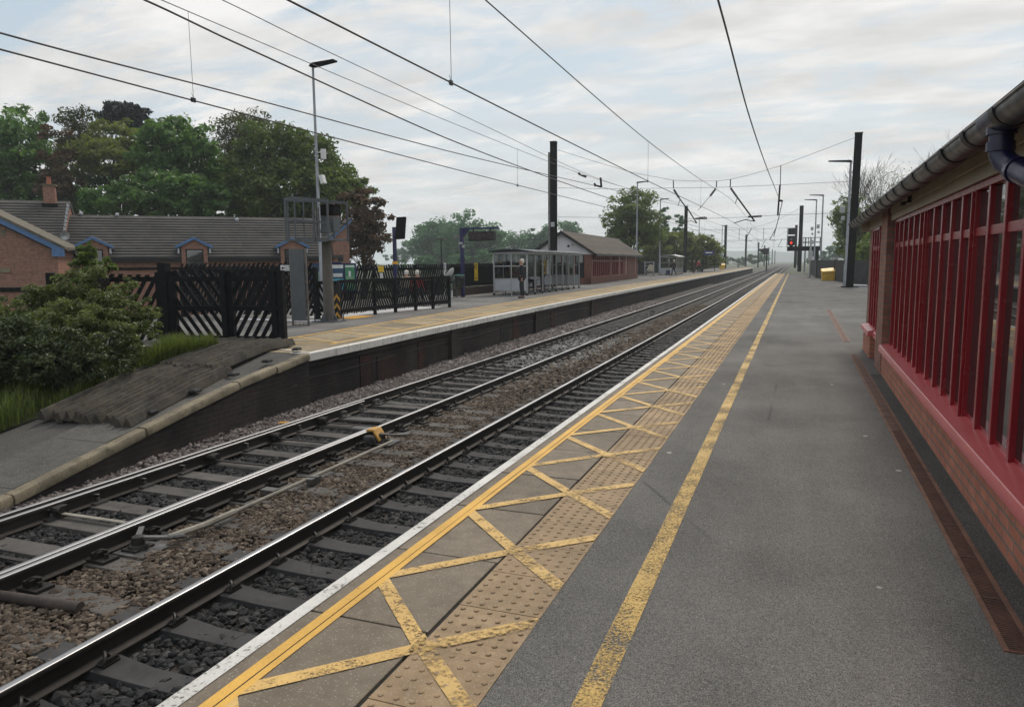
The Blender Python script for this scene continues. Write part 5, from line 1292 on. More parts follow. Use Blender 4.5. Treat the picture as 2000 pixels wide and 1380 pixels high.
# ------------------------------------------------------------------ brick house behind the platform
A_ = atd(128, 492, 42.0); B_ = atd(681, 498, 48.0)
ex = Vector((B_.x-A_.x, B_.y-A_.y, 0)); HL = ex.length; ex.normalize(); hrz = math.atan2(ex.y, ex.x)
hb = bricks('brick_house', (ex.x, ex.y), (.33,.135,.088), (.26,.105,.072), (.24,.20,.165), .225, .075, .012)
house = thing('brick_house', 'long brick house with dark tiled roof and blue gabled dormers behind the black fences', 'house', (A_.x, A_.y, 0), hrz)
hy = Vector((-ex.y, ex.x, 0))
tile_h = plain('roof_tiles', (.060,.056,.055), .85, var=.25, vs=.8, fine=9, bump=.2, dirt=(.13,.115,.06), dirt_amt=.35)
blue = plain('blue_bargeboard', (.075,.16,.33), .5, var=.1)
def lx(px, py, d):   # pixel at camera depth -> house-local x and z
    w = atd(px, py, d); r = Vector((w.x-A_.x, w.y-A_.y, 0)); return r.dot(ex), w.z
def roofslab(x0, x1, ye, ze, yr, zr, rows, m):
    """stepped courses from eaves (ye,ze) to ridge (yr,zr), plus the back slope"""
    pts = []
    for i in range(rows):
        f0, f1 = i/rows, (i+1)/rows
        y0, z0 = ye+(yr-ye)*f0, ze+(zr-ze)*f0; y1, z1 = ye+(yr-ye)*f1, ze+(zr-ze)*f1
        pts += [(y0, z0+.10), (y1, z1+.015)]
    pts += [(yr+.12, zr+.10), (2*yr-ye, ze+.05), (2*yr-ye, ze-.1), (yr, zr-.12), (ye, ze-.06)]
    m.prism(pts, lambda u, v, q: (q, u, v), x0, x1)
zE, zR, yR = 2.05, 4.62, 3.4
m = MB(); m.box(0, HL, 0, 2*yR, -1.3, 2.0); m.build('wall', hb, house, False)
rf = MB(); roofslab(-.15, HL-.4, -.35, zE, yR, zR, 15, rf)
ro = rf.build('roof', tile_h, house, False)
m = MB(); m.prism([(a, b) for a, b in ((-.2, -.05),(yR*2+.2,-.05),(yR, zR-2.1))], lambda u, v, q: (q, u, 2.0+v), HL-.42, HL-.15); m.prism([(0,0),(2*yR,0),(yR,2.5)], lambda u, v, q: (q, u, 2.0+v), .05, .2); m.build('gable_wall', hb, house, False)
m = MB(); m.bar((0,-.40,zE-.02),(HL-1.2,-.40,zE-.02),.12,.12); m.box(0,HL-1.2,-.34,-.30,zE-.22,zE-.08); m.build('gutter', MAT['blackmetal'], house, False)
# higher left part
m = MB(); m.box(-8.5, -.2, .2, 2*yR+.6, -1.3, 2.75); m.build('wall', hb, house, False)
m = MB(); roofslab(-8.5, -.1, -.25, 2.85, yR+.2, 5.45, 15, m); m.build('roof', tile_h, house, False)
m = MB(); m.box(-8.5,-.15,-.30,-.24,2.62,2.86); m.bar((-8.5,-.32,2.86),(-.15,-.32,2.86),.1,.1); m.build('fascia', blue, house, False)
m = MB(); m.prism([(.2,2.7),(2*yR+.4,2.7),(yR+.2,5.4)], lambda u, v, q: (q, u, v), -.32, -.16); m.build('gable_wall', hb, house, False)
m = MB(); m.box(-.13,-.05,-.2,.2,3.0,3.1); 
for i in range(10): m.box(-.12, -.0, -.2+i*.28, -.1+i*.28, 2.95+i*.24, 3.13+i*.24)
m.build('lead_flashing', MAT['greypanel'], house, False)
def chimney(x0, x1, y0, y1, zb, zt, pot):
    o = MB(); o.box(x0, x1, y0, y1, zb, zt); c = o.build('chimney', hb, house, False)
    o = MB(); o.box(x0-.08, x1+.08, y0-.08, y1+.08, zt, zt+.08); o.build('cap', MAT['stonecope'], c, False)
    o = MB(); o.lathe([(.13,0),(.11,.38),(.13,.4),(.13,.46)], 12, ((x0+x1)/2, (y0+y1)/2, zt+.08)); o.build('chimney_pot', plain('terracotta',(.30,.10,.055),.8), c)
    o = MB(); o.box(x0-.1, x1+.1, y0-.1, y0+.02, zb+.3, zb+.75); o.build('flashing', MAT['mast'], c, False)
cx_, _ = lx(103, 390, 45.5); chimney(cx_-.22, cx_+.40, yR-.25, yR+.25, 4.6, 6.40, 1)
chimney(HL-.75, HL-.1, 2.6, 3.3, 3.4, 5.2, 1)
# right-hand end wing with its rising bargeboard
m = MB(); xw, _ = lx(650, 460, 47.3); m.prism([(xw,-1.3),(HL+.02,-1.3),(HL+.02,4.2),(xw,3.25)], lambda u, v, q: (u, q, v), -.25, 2.6); m.build('end_wing', hb, house, False)
m = MB(); m.prism([(xw-.25,3.0),(HL+.2,4.28),(HL+.2,4.52),(xw-.25,3.24)], lambda u, v, q: (u, q, v), -.36, -.27); m.build('bargeboard', blue, house, False)
m = MB(); m.prism([(xw-.3,3.2),(HL+.25,4.5),(HL+.25,4.6),(xw-.3,3.3)], lambda u, v, q: (u, q, v), -.38, 2.6); m.build('roof', tile_h, house, False)
m = MB(); m.box(xw+.25,xw+.6,-.27,-.25,1.75,2.05); m.build('vent_grille', MAT['blackmetal'], house, False)
# dormers
for px, dd in ((183, 42.4), (379, 44.6), (568, 46.8)):
    xc, _ = lx(px, 470, dd)
    m = MB(); m.prism([(xc-.72,1.0),(xc+.72,1.0),(xc+.72,2.72),(xc,3.12),(xc-.72,2.72)], lambda u, v, q: (u, q, v), -.52, 1.6); d = m.build('dormer', hb, house, False)
    m = MB(); m.prism([(xc-1.02,2.60),(xc,3.14),(xc+1.02,2.60),(xc+1.02,2.72),(xc,3.28),(xc-1.02,2.72)], lambda u, v, q: (u, q, v), -.62, 2.2); m.build('dormer_roof', tile_h, d, False)
    m = MB()
    for s in (-1, 1): m.prism([(xc,3.12),(xc+s*1.03,2.57),(xc+s*1.03,2.75),(xc,3.29)], lambda u, v, q: (u, q, v), -.67, -.622)
    m.build('bargeboard', blue, d, False)
    m = MB(); m.box(xc-.48,xc+.48,-.545,-.522,1.45,2.55); w = m.build('window', MAT['mast'], d, False)
    m = MB(); m.box(xc-.42,xc+.42,-.552,-.546,1.5,2.49); m.build('pane', MAT['glass'], w, False)
    m = MB(); m.box(xc-.92,xc-.82,-.6,-.5,2.3,2.6); m.box(xc+.82,xc+.92,-.6,-.5,2.3,2.6); m.build('downpipe', MAT['greypanel'], d, False)
for px, py, dd in ((158, 420, 45), (228, 422, 45.5), (465, 428, 46)):
    x, z = lx(px, py, dd); m = MB(); yv = -.35+(z-zE)/(zR-zE)*(yR+.35); m.ball((x, yv-.05, z+.1), .12); m.build('roof_vent', MAT['greypanel'], house)
x, z = lx(127, 460, 41.5); m = MB(); m.lathe([(.02,0),(.14,.02),(.26,.08),(.27,.08),(.15,.0),(.03,-.02)], 16); o = m.build('satellite_dish', MAT['alu'], house); o.rotation_euler = (PI/2+.2, 0, .6); o.location = (x, -.75, z)
m = MB(); m.tube([(x,-.7,z),(x,-.3,z-.1)],.03,6); m.build('dish_arm', MAT['mast'], house)
# front gable wing, nearer
D2 = 37.5; gw = atd(112, 500, D2)
wing = thing('brick_house', 'brick gable wing with a blue sloping bargeboard at the left edge behind the shrub', 'house', (gw.x, gw.y, 0), hrz)
def wl_(px, py): w = atd(px, py, D2); r = Vector((w.x-gw.x, w.y-gw.y, 0)); return r.dot(ex), w.z
(xa, za), (xb_, zb_) = wl_(0, 432), wl_(127, 497); sl = (zb_-za)/(xb_-xa)
xap = xa-2.2; zap = za-2.2*sl
m = MB(); m.prism([(2*xap,-1.3),(0,-1.3),(0,zb_-.4*sl-.1),(xap,zap-.1),(2*xap,zb_-.1)], lambda u, v, q: (u, q, v), 0, 5.0); m.build('wall', hb, wing, False)
m = MB(); m.prism([(xap,zap),(xb_,zb_),(xb_,zb_+.28),(xap,zap+.28)], lambda u, v, q: (u, q, v), -.28, -.22); m.prism([(xb_-.55,zb_-.10),(xb_,zb_-.10),(xb_,zb_+.2),(xb_-.55,zb_+.3)], lambda u, v, q: (u, q, v), -.3, -.2); m.build('bargeboard', blue, wing, False)
m = MB(); m.prism([(xap,zap+.285),(xb_+.05,zb_+.285),(xb_+.05,zb_+.40),(xap,zap+.40)], lambda u, v, q: (u, q, v), -.34, 5.0); m.build('roof', plain('mossy_verge',(.12,.105,.08),.9,var=.35), wing, False)
m = MB(); x0, z0 = wl_(-30, 463); x1, z1 = wl_(21, 449); m.box(x0, x1, -.03, .02, z0, z1); x0, z0 = wl_(-30, 532); x1, z1 = wl_(28, 523); m.box(x0, x1, -.06, .02, z0, z1); m.build('stone_lintel', MAT['stonecope'], wing, False)
# boundary walls
gl = atd(180, 513, 30); g2 = atd(470, 515, 33)
t = thing('boundary_wall', 'brick boundary wall with dark coping between the shrub and the black fence', 'wall', (gl.x, gl.y, 0), math.atan2(g2.y-gl.y, g2.x-gl.x)); L = (g2-gl).length
m = MB(); m.box(0, L, 0, .25, -1.3, 1.42); m.build('brickwork', hb, t, False); m = MB(); m.box(-.02, L, -.05, .3, 1.42, 1.52); m.build('coping', MAT['mast'], t, False)
gl = atd(-40, 552, 24); g2 = atd(75, 546, 24)
t = thing('boundary_wall', 'low brick wall with sooty coping below the gable wing at the left edge', 'wall', (gl.x, gl.y, 0), math.atan2(g2.y-gl.y, g2.x-gl.x)); L = (g2-gl).length
m = MB(); m.box(0, L, 0, .25, -1.3, .78); m.build('brickwork', hb, t, False); m = MB(); m.box(-.02, L+.02, -.05, .3, .78, .92); m.build('coping', MAT['mast'], t, False)

# ------------------------------------------------------------------ vegetation
def leafcloud(name, mat, centres, radii, n, size, parent, seed, clump=.33, flat=.75, up=.0, shell=.45, clumps=None):
    rg = np.random.default_rng(seed)
    C = np.array(centres, float); R = np.array(radii, float)
    if R.ndim == 1: R = np.stack([R, R, R*flat], 1)
    wgt = R.prod(1)**.72; wgt /= wgt.sum()
    nc = clumps or max(30, n//55)
    idx = rg.choice(len(C), nc, p=wgt)
    d = rg.normal(size=(nc, 3)); d /= np.linalg.norm(d, axis=1)[:, None]
    rad = shell+(1-shell)*rg.random(nc)**.6; rad *= rg.uniform(.80, 1.10, nc)
    cc = C[idx]+d*rad[:, None]*R[idx]
    cr = clump*R[idx].mean(1)*rg.uniform(.55, 1.25, nc)
    tint_c = np.clip(rg.normal(.42, .22, nc), 0, 1)
    k = rg.choice(nc, n, p=(cr**1.7)/(cr**1.7).sum())
    o = rg.normal(size=(n, 3)); o /= np.linalg.norm(o, axis=1)[:, None]; o *= (rg.random(n)**.5)[:, None]*np.array([1, 1, .62])
    P = cc[k]+o*cr[k][:, None]
    S = size*rg.uniform(.55, 1.25, n)
    # leaf frame: normals lean outwards/upwards, random roll
    nn = o*.5+rg.normal(size=(n, 3))*.55+np.array([0, 0, .55+up]); nn /= np.linalg.norm(nn, axis=1)[:, None]
    a = np.cross(nn, rg.normal(size=(n, 3))); a /= np.linalg.norm(a, axis=1)[:, None]; b = np.cross(nn, a)
    V = np.stack([P-a*S[:, None], P+b*(S*.48)[:, None]+nn*(S*.12)[:, None], P+a*S[:, None], P-b*(S*.48)[:, None]+nn*(S*.12)[:, None]], 1)
    tint = np.clip(tint_c[k]*.75+rg.random(n)*.35, 0, 1)
    me = mesh_np(name, V.reshape(-1, 3), np.arange(n*4), np.full(n, 4), [mat], tint=tint)
    return link(bpy.data.objects.new(name, me), parent), cc
def limbs(base, tips, r0, seed, fork=.42, trunk_top=None):
    rr = random.Random(seed); m = MB(); base = Vector(base)
    cen = sum((Vector(t) for t in tips), Vector())/len(tips)
    top = trunk_top or Vector((base.x*.6+cen.x*.4, base.y*.6+cen.y*.4, base.z+(cen.z-base.z)*.75))
    n = 6; pts = [base.lerp(top, i/n)+Vector((rr.uniform(-.12,.12), rr.uniform(-.12,.12), 0))*(1 if 0 < i < n else 0)*r0*3 for i in range(n+1)]
    m.tube(pts, [r0*(1.25 if i == 0 else 1)*(1-.6*i/n) for i in range(n+1)], 8)
    for t in tips:
        t = Vector(t); f = rr.uniform(.35, 1.0); s = base.lerp(top, f); mid = s.lerp(t, .5)+Vector((rr.uniform(-.1,.1), rr.uniform(-.1,.1), .12))*(t-s).length
        m.tube([s, s.lerp(mid, .6), mid, mid.lerp(t, .55), t], [r0*.42*(1-.3*f), r0*.33, r0*.24, r0*.14, r0*.05], 5)
    return m
def tree(label, mat, depth, lobes, n, size, seed, group='trees behind the station', base=None, bark='bark', r0=None, name='broadleaf_tree', depth_k=1.0, **kw):
    """lobes: (px, py, radius in photo px); turned into ellipsoids at that depth"""
    k = depth/F_PX; rr = random.Random(seed); C = []; R = []
    for px, py, rp in lobes:
        w = atd(px, py, depth+rr.uniform(-1, 1)*rp*k*.7); C.append(w); R.append(rp*k)
    if base is None: base = (sum(c.x for c in C)/len(C), sum(c.y for c in C)/len(C), -1.3)
    elif isinstance(base, (int, float)): w = atd(base, 560, depth); base = (w.x, w.y, -1.3)
    t = thing(name, label, 'tree', base, 0, group); bv = np.array(base)
    _, cc = leafcloud('crown', mat, [np.array(c)-bv for c in C], R, n, size, t, seed, **kw)
    if mat is LG: leafcloud('blossom', LB, [np.array(c)-bv for c in C], R, 260, .13, t, seed+500, shell=.97, clump=.16, clumps=200)
    pick = cc[np.random.default_rng(seed).permutation(len(cc))[:26]]
    limbs((0,0,0), [tuple(p) for p in pick]+[tuple(Vector(c)-Vector(base)) for c in C], r0 or .035*max(R)*2, seed).build('trunk', MAT[bark], t, True)
    return t
LB = m_leaf('chestnut_blossom', (.45,.47,.36), (.62,.62,.52), .3)
LG = m_leaf('leaf_chestnut', (0.042,0.101,0.027), (0.168,0.286,0.084)); LO = m_leaf('leaf_olive', (0.086,0.115,0.023), (0.244,0.269,0.071)); LD = m_leaf('leaf_dark', (0.053,0.090,0.025), (0.176,0.218,0.063))
LP = m_leaf('leaf_pine', (.004,.008,.008), (.012,.019,.016), .1); LC = m_leaf('leaf_copper', (.060,.042,.022), (.155,.085,.052), .3); LY = m_leaf('leaf_spring', (0.053,0.059,0.021), (0.097,0.101,0.038), .45)
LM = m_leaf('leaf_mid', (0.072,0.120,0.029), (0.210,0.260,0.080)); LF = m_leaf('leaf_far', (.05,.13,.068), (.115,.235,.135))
tree('big fresh green tree at the top left corner of the wood', LG, 62, [(20,280,75),(-40,330,90),(50,235,42),(60,330,70),(10,380,70),(60,390,60)], 17000, .24, 11)
tree('slim copper red tree beside the big green tree on the far left', LC, 60, [(108,265,26),(112,310,34),(100,360,40),(125,350,30)], 2600, .2, 12, clump=.45, shell=.3)
tree('thin pale spring tree in front of the dark pine', LY, 68, [(150,235,36),(165,270,40),(130,285,30),(180,300,34)], 6500, .15, 13, clump=.5, shell=.2)
tree('dark pine crown standing above the wood', LP, 78, [(232,222,38),(262,222,34),(205,232,26),(283,238,20),(238,240,36),(182,218,12)], 8000, .22, 14, name='pine_tree', flat=.5, base=238)
tree('spreading olive green tree under the pine', LO, 64, [(230,262,58),(170,292,48),(285,280,52),(215,310,60),(150,330,46),(290,330,50)], 12500, .22, 15, flat=.55)
tree('round horse chestnut in front of the dark wood, right of the pine', LG, 60, [(345,275,62),(395,310,54),(310,300,50),(420,340,44),(350,335,60)], 13000, .25, 16)
tree('low fresh horse chestnut just above the house roof', LG, 55, [(300,378,62),(370,385,60),(415,392,45),(240,385,48),(190,392,44)], 13000, .22, 17)
tree('wispy pale tree between the horse chestnut and the large dark tree', LY, 66, [(470,255,44),(440,300,44),(500,240,34),(425,330,36),(452,350,34)], 8000, .14, 18, clump=.5, shell=.2)
tree('large dark green tree behind the lamp post and signal cage', LD, 58, [(530,285,72),(590,300,72),(490,330,60),(560,370,85),(630,350,60),(500,395,60),(620,400,60)], 22000, .21, 19)
tree('green tree sloping down behind the right end of the house', LM, 60, [(660,345,44),(690,375,44),(650,390,46),(640,425,50)], 7000, .20, 20)
tree('copper brown tree at the right end of the brick house', LC, 57, [(705,400,44),(725,430,38),(700,455,52),(728,465,34),(690,490,44)], 7500, .19, 21)
tree('dense shadowy tree low in the wood behind the roof ridge', LG, 68, [(90,390,70),(480,395,60),(180,380,60),(0,420,60)], 9000, .25, 22, base=150)
FG = 'hazy trees beyond the car park'
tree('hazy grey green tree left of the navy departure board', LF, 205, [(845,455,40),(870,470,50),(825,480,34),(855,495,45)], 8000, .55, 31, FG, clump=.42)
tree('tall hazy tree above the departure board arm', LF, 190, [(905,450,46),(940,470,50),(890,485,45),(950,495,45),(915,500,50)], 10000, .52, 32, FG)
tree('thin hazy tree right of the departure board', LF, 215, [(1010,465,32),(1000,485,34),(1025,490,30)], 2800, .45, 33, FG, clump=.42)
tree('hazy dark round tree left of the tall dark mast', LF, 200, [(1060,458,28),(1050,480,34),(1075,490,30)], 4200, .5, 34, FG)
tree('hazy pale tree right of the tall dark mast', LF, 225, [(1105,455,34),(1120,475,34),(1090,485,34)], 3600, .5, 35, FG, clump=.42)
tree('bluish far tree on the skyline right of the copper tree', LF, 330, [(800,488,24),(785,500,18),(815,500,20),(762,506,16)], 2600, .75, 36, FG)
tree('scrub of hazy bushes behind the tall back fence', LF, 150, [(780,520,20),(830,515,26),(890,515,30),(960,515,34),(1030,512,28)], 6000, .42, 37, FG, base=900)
PG = 'trees beside the opposite platform'
tree('open leafy tree rising behind the small waiting room roof', LM, 86, [(1235,400,44),(1210,430,34),(1262,425,36),(1240,455,46),(1205,465,28),(1275,455,30),(1225,378,22),(1255,380,20),(1190,385,10),(1192,440,18)], 12500, .20, 41, PG, clump=.42, shell=.2)
tree('rounded olive bush tree behind the far shelter', LO, 112, [(1270,495,36),(1300,480,34),(1330,475,34),(1365,480,34),(1385,500,30),(1310,505,36),(1350,505,34),(1245,505,30)], 14000, .32, 42, PG)
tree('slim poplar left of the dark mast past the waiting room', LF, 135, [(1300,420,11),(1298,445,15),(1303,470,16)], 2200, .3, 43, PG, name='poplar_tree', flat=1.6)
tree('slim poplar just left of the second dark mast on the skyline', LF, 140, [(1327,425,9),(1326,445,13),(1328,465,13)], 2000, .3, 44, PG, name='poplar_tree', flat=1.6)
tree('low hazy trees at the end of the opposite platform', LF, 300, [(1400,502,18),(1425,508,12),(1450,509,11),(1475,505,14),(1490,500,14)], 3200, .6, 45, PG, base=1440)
RG = 'trees behind the near platform fence'
tree('leafy tree between the tall black mast and the lamp posts on the right', LM, 72, [(1660,405,32),(1640,430,24),(1690,430,36),(1665,450,40),(1650,485,26),(1700,470,44),(1730,440,40)], 9500, .18, 51, RG, clump=.45, shell=.2)
tree('dense bushy tree behind the tall black mast above the dark fence', LM, 60, [(1700,500,50),(1740,480,50),(1780,500,50)], 6000, .2, 52, RG)
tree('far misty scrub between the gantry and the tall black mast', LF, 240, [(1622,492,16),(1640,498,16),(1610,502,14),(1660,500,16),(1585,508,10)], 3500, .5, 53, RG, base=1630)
# bare twiggy trees on the right
def bare_tree(label, px, py_top, depth, seed, H):
    w = atd(px, 560, depth); base = Vector((w.x, w.y, -1.3)); t = thing('bare_tree', label, 'tree', tuple(base), 0, RG)
    rr = random.Random(seed); tr = MB(); tw = MB()
    def grow(p, d, L, r, lev):
        n = 3; pts = [p]; q = p; dd = d.copy()
        for i in range(n):
            dd = (dd+Vector((rr.uniform(-.16,.16), rr.uniform(-.16,.16), rr.uniform(-.02,.14)))).normalized(); q = q+dd*(L/n); pts.append(q)
        (tr if lev < 2 else tw).tube(pts, [r, r*.85, r*.7, r*.5], 6 if lev < 2 else 3, 0, lev < 2)
        if lev >= 6: return
        for i in range(rr.choice((3, 3, 4)) if lev < 4 else 3):
            s = pts[rr.choice((1, 2, 3, 3))]; a = rr.uniform(0, 2*PI); sp = rr.uniform(.35, .75)
            nd = (dd+Vector((math.cos(a)*sp, math.sin(a)*sp, rr.uniform(-.05,.3)))).normalized(); grow(s, nd, L*rr.uniform(.6,.82), max(r*.5, .014), lev+1)
    grow(Vector((0,0,0)), Vector((0,0,1)), H*.34, H*.017, 0)
    tr.build('trunk', MAT['bark'], t); tw.build('twigs', MAT['twig'], t, False)
    leafcloud('buds', LY, [(0,0,H*.52)], [(H*.2,H*.2,H*.24)], 9000, .075, t, seed, clump=.4, shell=.25)
MAT['twig'] = plain('twig', (.075,.06,.048), .9, var=.3, bump=0)
bare_tree('bare twiggy tree showing above the gutter right of the tall black mast', 1735, 290, 74, 61, 15.6)
bare_tree('second bare twiggy tree further right above the gutter', 1800, 295, 80, 62, 16.6)
# near shrub by the ramp
def shrub(label, mat, lobes, n, size, seed, name='shrub', depth_s=1.0, group=None, **kw):
    C = [atd(px, py, d) for px, py, d, rp in lobes]; R = [rp*d/F_PX for px, py, d, rp in lobes]
    base = (sum(c.x for c in C)/len(C), sum(c.y for c in C)/len(C), -1.1)
    t = thing(name, label, 'shrub', base, 0, group)
    _, cc = leafcloud('foliage', mat, [np.array(c)-np.array(base) for c in C], R, n, size, t, seed, flat=.9, **kw)
    pick = cc[np.random.default_rng(seed).permutation(len(cc))[:40]]
    limbs((0,0,0), [tuple(p) for p in pick], .05, seed, trunk_top=Vector((0,0,.5))).build('stems', MAT['bark'], t)
LS = m_leaf('leaf_shrub', (.04,.062,.017), (.23,.255,.095), .35, .42); LSd = m_leaf('leaf_shrub_dark', (.025,.04,.017), (.12,.145,.068), .3, .4)
shrub('large dense olive shrub filling the left side beside the ramp', LS, [(40,640,13.5,78),(110,615,13.2,72),(190,590,13.4,76),(235,600,13.5,60),(-40,650,13,85),(120,665,12.4,85),(200,660,12.4,78),(250,630,13,58),(283,610,13.6,34),(285,650,13.2,36)], 62000, .035, 71, clump=.22, shell=.58, clumps=520)
shrub('dark lower shrub in front of the large olive shrub at the left edge', LSd, [(40,690,11.6,80),(110,700,11.4,70),(-50,690,11.6,90),(170,710,11.4,50),(225,690,11.8,50)], 30000, .035, 72, clump=.2, shell=.6)
shrub('tall leafy shoot poking up in front of the house dormer', LM, [(170,500,15,22),(182,478,15,14),(160,530,15,28),(205,515,15,20)], 2600, .05, 73, clump=.35)
# verge bank and grass
def bank_z(x, y):
    zr_ = rz(min(max(y, 4.0), 10.9))
    f = min(max((-10.2-x)/5.0, 0), 1)
    return zr_*(1-f)+(-.75)*f - .03
vs = []; fs = []; nx, ny = 26, 30
for j in range(ny+1):
    for i in range(nx+1):
        y_ = 2.5+11.5*j/ny; xr = -10.15 if y_ < 10.9 else -12.3
        x_ = xr-(9.0)*(i/nx)**1.2; vs.append((x_, y_, bank_z(x_, y_)+.03*math.sin(x_*3)*math.sin(y_*2.3)))
for j in range(ny):
    for i in range(nx): a = j*(nx+1)+i; fs.append((a, a+1, a+nx+2, a+nx+1))
tag(MB().add(vs, fs).build('grass_bank', MAT['earth'], None, True, angle=180), kind='structure')
def grass(name, n, region, hmin, hmax, seed, cols):
    rg = np.random.default_rng(seed); P = []
    while len(P) < n:
        x_, y_, w_ = region(rg)
        P.append((x_, y_, bank_z(x_, y_), w_))
    P = np.array(P); h = rg.uniform(hmin, hmax, n)*P[:, 3]; a = rg.uniform(0, 2*np.pi, n); ln = rg.uniform(.1, .6, n)*h
    dx, dy = np.cos(a), np.sin(a); wd = rg.uniform(.003, .007, n)
    b = P[:, :3]; side = np.stack([-dy*wd, dx*wd, np.zeros(n)], 1)
    mid = b+np.stack([dx*ln*.35, dy*ln*.35, h*.6], 1); tip = b+np.stack([dx*ln, dy*ln, h*(1-.25*ln/h)], 1)
    V = np.stack([b-side, b+side, mid+side*.8, mid-side*.8, tip], 1).reshape(-1, 3)
    base = (np.arange(n)*5)[:, None]
    F = np.concatenate([np.concatenate([base+np.array([[0,1,2,3]]), base+np.array([[3,2,4]])], 1)], 0).ravel()
    me = mesh_np(name, V, F, np.tile([4, 3], n), [cols], tint=np.repeat(rg.random(n), 2))
    tag(link(bpy.data.objects.new(name, me)), kind='stuff')
GR = m_leaf('grass_blade', (.06,.095,.022), (.19,.215,.07), .5, .5)
def reg(rg):
    while True:
        y_ = rg.uniform(5.6, 11.8); x_ = (-10.12 if y_ < 10.9 else -12.2)-rg.random()**1.3*3.6
        cl = math.sin(x_*2.1+1)*math.sin(y_*1.7)+.5*math.sin(x_*5+y_*4.1)
        if y_ < 7.6 and x_ > -12.6 and rg.random() < .85: continue
        if rg.random() < .45+.4*cl: return x_, y_, 1.0+.35*cl
grass('grass', 46000, reg, .16, .44, 81, GR)
# ------------------------------------------------------------------ people
def skin(name, joints, edges, root, mat, parent, sub=1):
    names = list(joints); me = bpy.data.meshes.new(name)
    me.from_pydata([joints[k][0] for k in names], [(names.index(a), names.index(b)) for a, b in edges], [])
    o = link(bpy.data.objects.new(name, me), parent)
    o.modifiers.new('Skin', 'SKIN').use_smooth_shade = True
    me.skin_vertices or me.attributes
    sv = me.skin_vertices[0].data if me.skin_vertices else None
    if sv is None:
        bpy.context.view_layer.objects.active = o; sv = me.skin_vertices[0].data
    for i, k in enumerate(names):
        r = joints[k][1]; sv[i].radius = r if isinstance(r, tuple) else (r, r); sv[i].use_root = (k == root)
    s = o.modifiers.new('Sub', 'SUBSURF'); s.levels = sub; s.render_levels = sub
    me.materials.append(mat); bake(o)
    o.data.materials.clear(); o.data.materials.append(mat)
    o.data.polygons.foreach_set('use_smooth', [True]*len(o.data.polygons))
    return o
def person(label, loc, rz_, top, legs, hair, pose='stand', group=None, shoe='shoe', s=1.0, bald=False, armpose=None, skirt=False):
    t = thing('person', label, 'person', tuple(loc), rz_, group); t.scale = (s,)*3
    if pose == 'stand':
        pel, hipz, kn, an = (0,0,.95), .90, [(.10,-.02,.50),(-.10,.03,.50)], [(.11,.02,.09),(-.10,.06,.09)]; hips = [(.09,0,.90),(-.09,0,.90)]; dz = 0
    elif pose == 'walk':
        pel, kn, an = (0,0,.94), [(.10,-.16,.52),(-.10,.06,.50)], [(.10,-.20,.10),(-.10,.30,.16)]; hips = [(.09,-.01,.90),(-.09,.01,.90)]; dz = 0
    else:   # sit
        pel, kn, an = (0,0,.53), [(.11,-.44,.52),(-.11,-.44,.52)], [(.12,-.42,.09),(-.12,-.46,.09)]; hips = [(.10,-.03,.52),(-.10,-.03,.52)]; dz = -.41
    Z = lambda z: z+dz
    ch = {'belly': ((0,.0,Z(1.10)), (.145,.10)), 'chest': ((0,.01,Z(1.28)), (.165,.115)), 'upper': ((0,.015,Z(1.40)), (.15,.09)), 'neckb': ((0,.01,Z(1.49)), .062)}
    arms = armpose or [((.25,.03,1.14),(.25,-.10,.90)), ((-.25,.03,1.14),(-.25,-.10,.90))]
    # body: legs, torso, neck, head, arms and hands as one skin
    J = {'pel': (pel, (.13,.10)), 'belly': (ch['belly'][0], (.125,.09)), 'chest': (ch['chest'][0], (.14,.10)), 'upper': (ch['upper'][0], (.12,.08)), 'neck': ((0,.0,Z(1.50)), .056), 'jaw': ((0,-.035,Z(1.565)), (.062,.07)), 'face': ((0,-.02,Z(1.63)), (.074,.092)), 'crown': ((0,.0,Z(1.70)), (.066,.078)), 'nose': ((0,-.122,Z(1.622)), .012)}
    E_ = [('pel','belly'),('belly','chest'),('chest','upper'),('upper','neck'),('neck','jaw'),('jaw','face'),('face','crown'),('face','nose')]
    for i, sd in enumerate((1, -1)):
        q = 'lr'[i]; el, wr_ = arms[i]; el = (el[0], el[1], Z(el[2])); wr_ = (wr_[0], wr_[1], Z(wr_[2]))
        J['sh'+q] = ((sd*.185,.015,Z(1.405)), .058); J['el'+q] = (el, .043); J['wr'+q] = (wr_, .028)
        dv_ = (Vector(wr_)-Vector(el)).normalized(); pm = Vector(wr_)+dv_*.055; J['pa'+q] = (tuple(pm), (.036,.018))
        E_ += [('upper','sh'+q),('sh'+q,'el'+q),('el'+q,'wr'+q),('wr'+q,'pa'+q)]
        J['ear'+q] = ((sd*.083,.005,Z(1.625)), .014); E_.append(('face','ear'+q))
        for f in range(4):
            off = Vector((0, (-.030+.02*f), 0)); a = pm+off+dv_*.035; b = a+dv_*(.045,.055,.05,.038)[f]+Vector((-sd*.012,0,0))
            J[f'f{f}a'+q] = (tuple(a), .009); J[f'f{f}b'+q] = (tuple(b), .0075); E_ += [('pa'+q, f'f{f}a'+q), (f'f{f}a'+q, f'f{f}b'+q)]
        a = Vector(wr_)+dv_*.03+Vector((-sd*.01,-.045,0)); b = a+dv_*.04+Vector((0,-.012,0)); J['ta'+q] = (tuple(a), .01); J['tb'+q] = (tuple(b), .008); E_ += [('pa'+q,'ta'+q),('ta'+q,'tb'+q)]
        J['hip'+q] = (hips[i], .082); J['kn'+q] = (kn[i], .052); J['an'+q] = (an[i], .036); J['toe'+q] = ((an[i][0], an[i][1]-.13, .04), (.034,.025))
        E_ += [('pel','hip'+q),('hip'+q,'kn'+q),('kn'+q,'an'+q),('an'+q,'toe'+q)]
    skin('body', J, E_, 'pel', MAT['skin'], t)
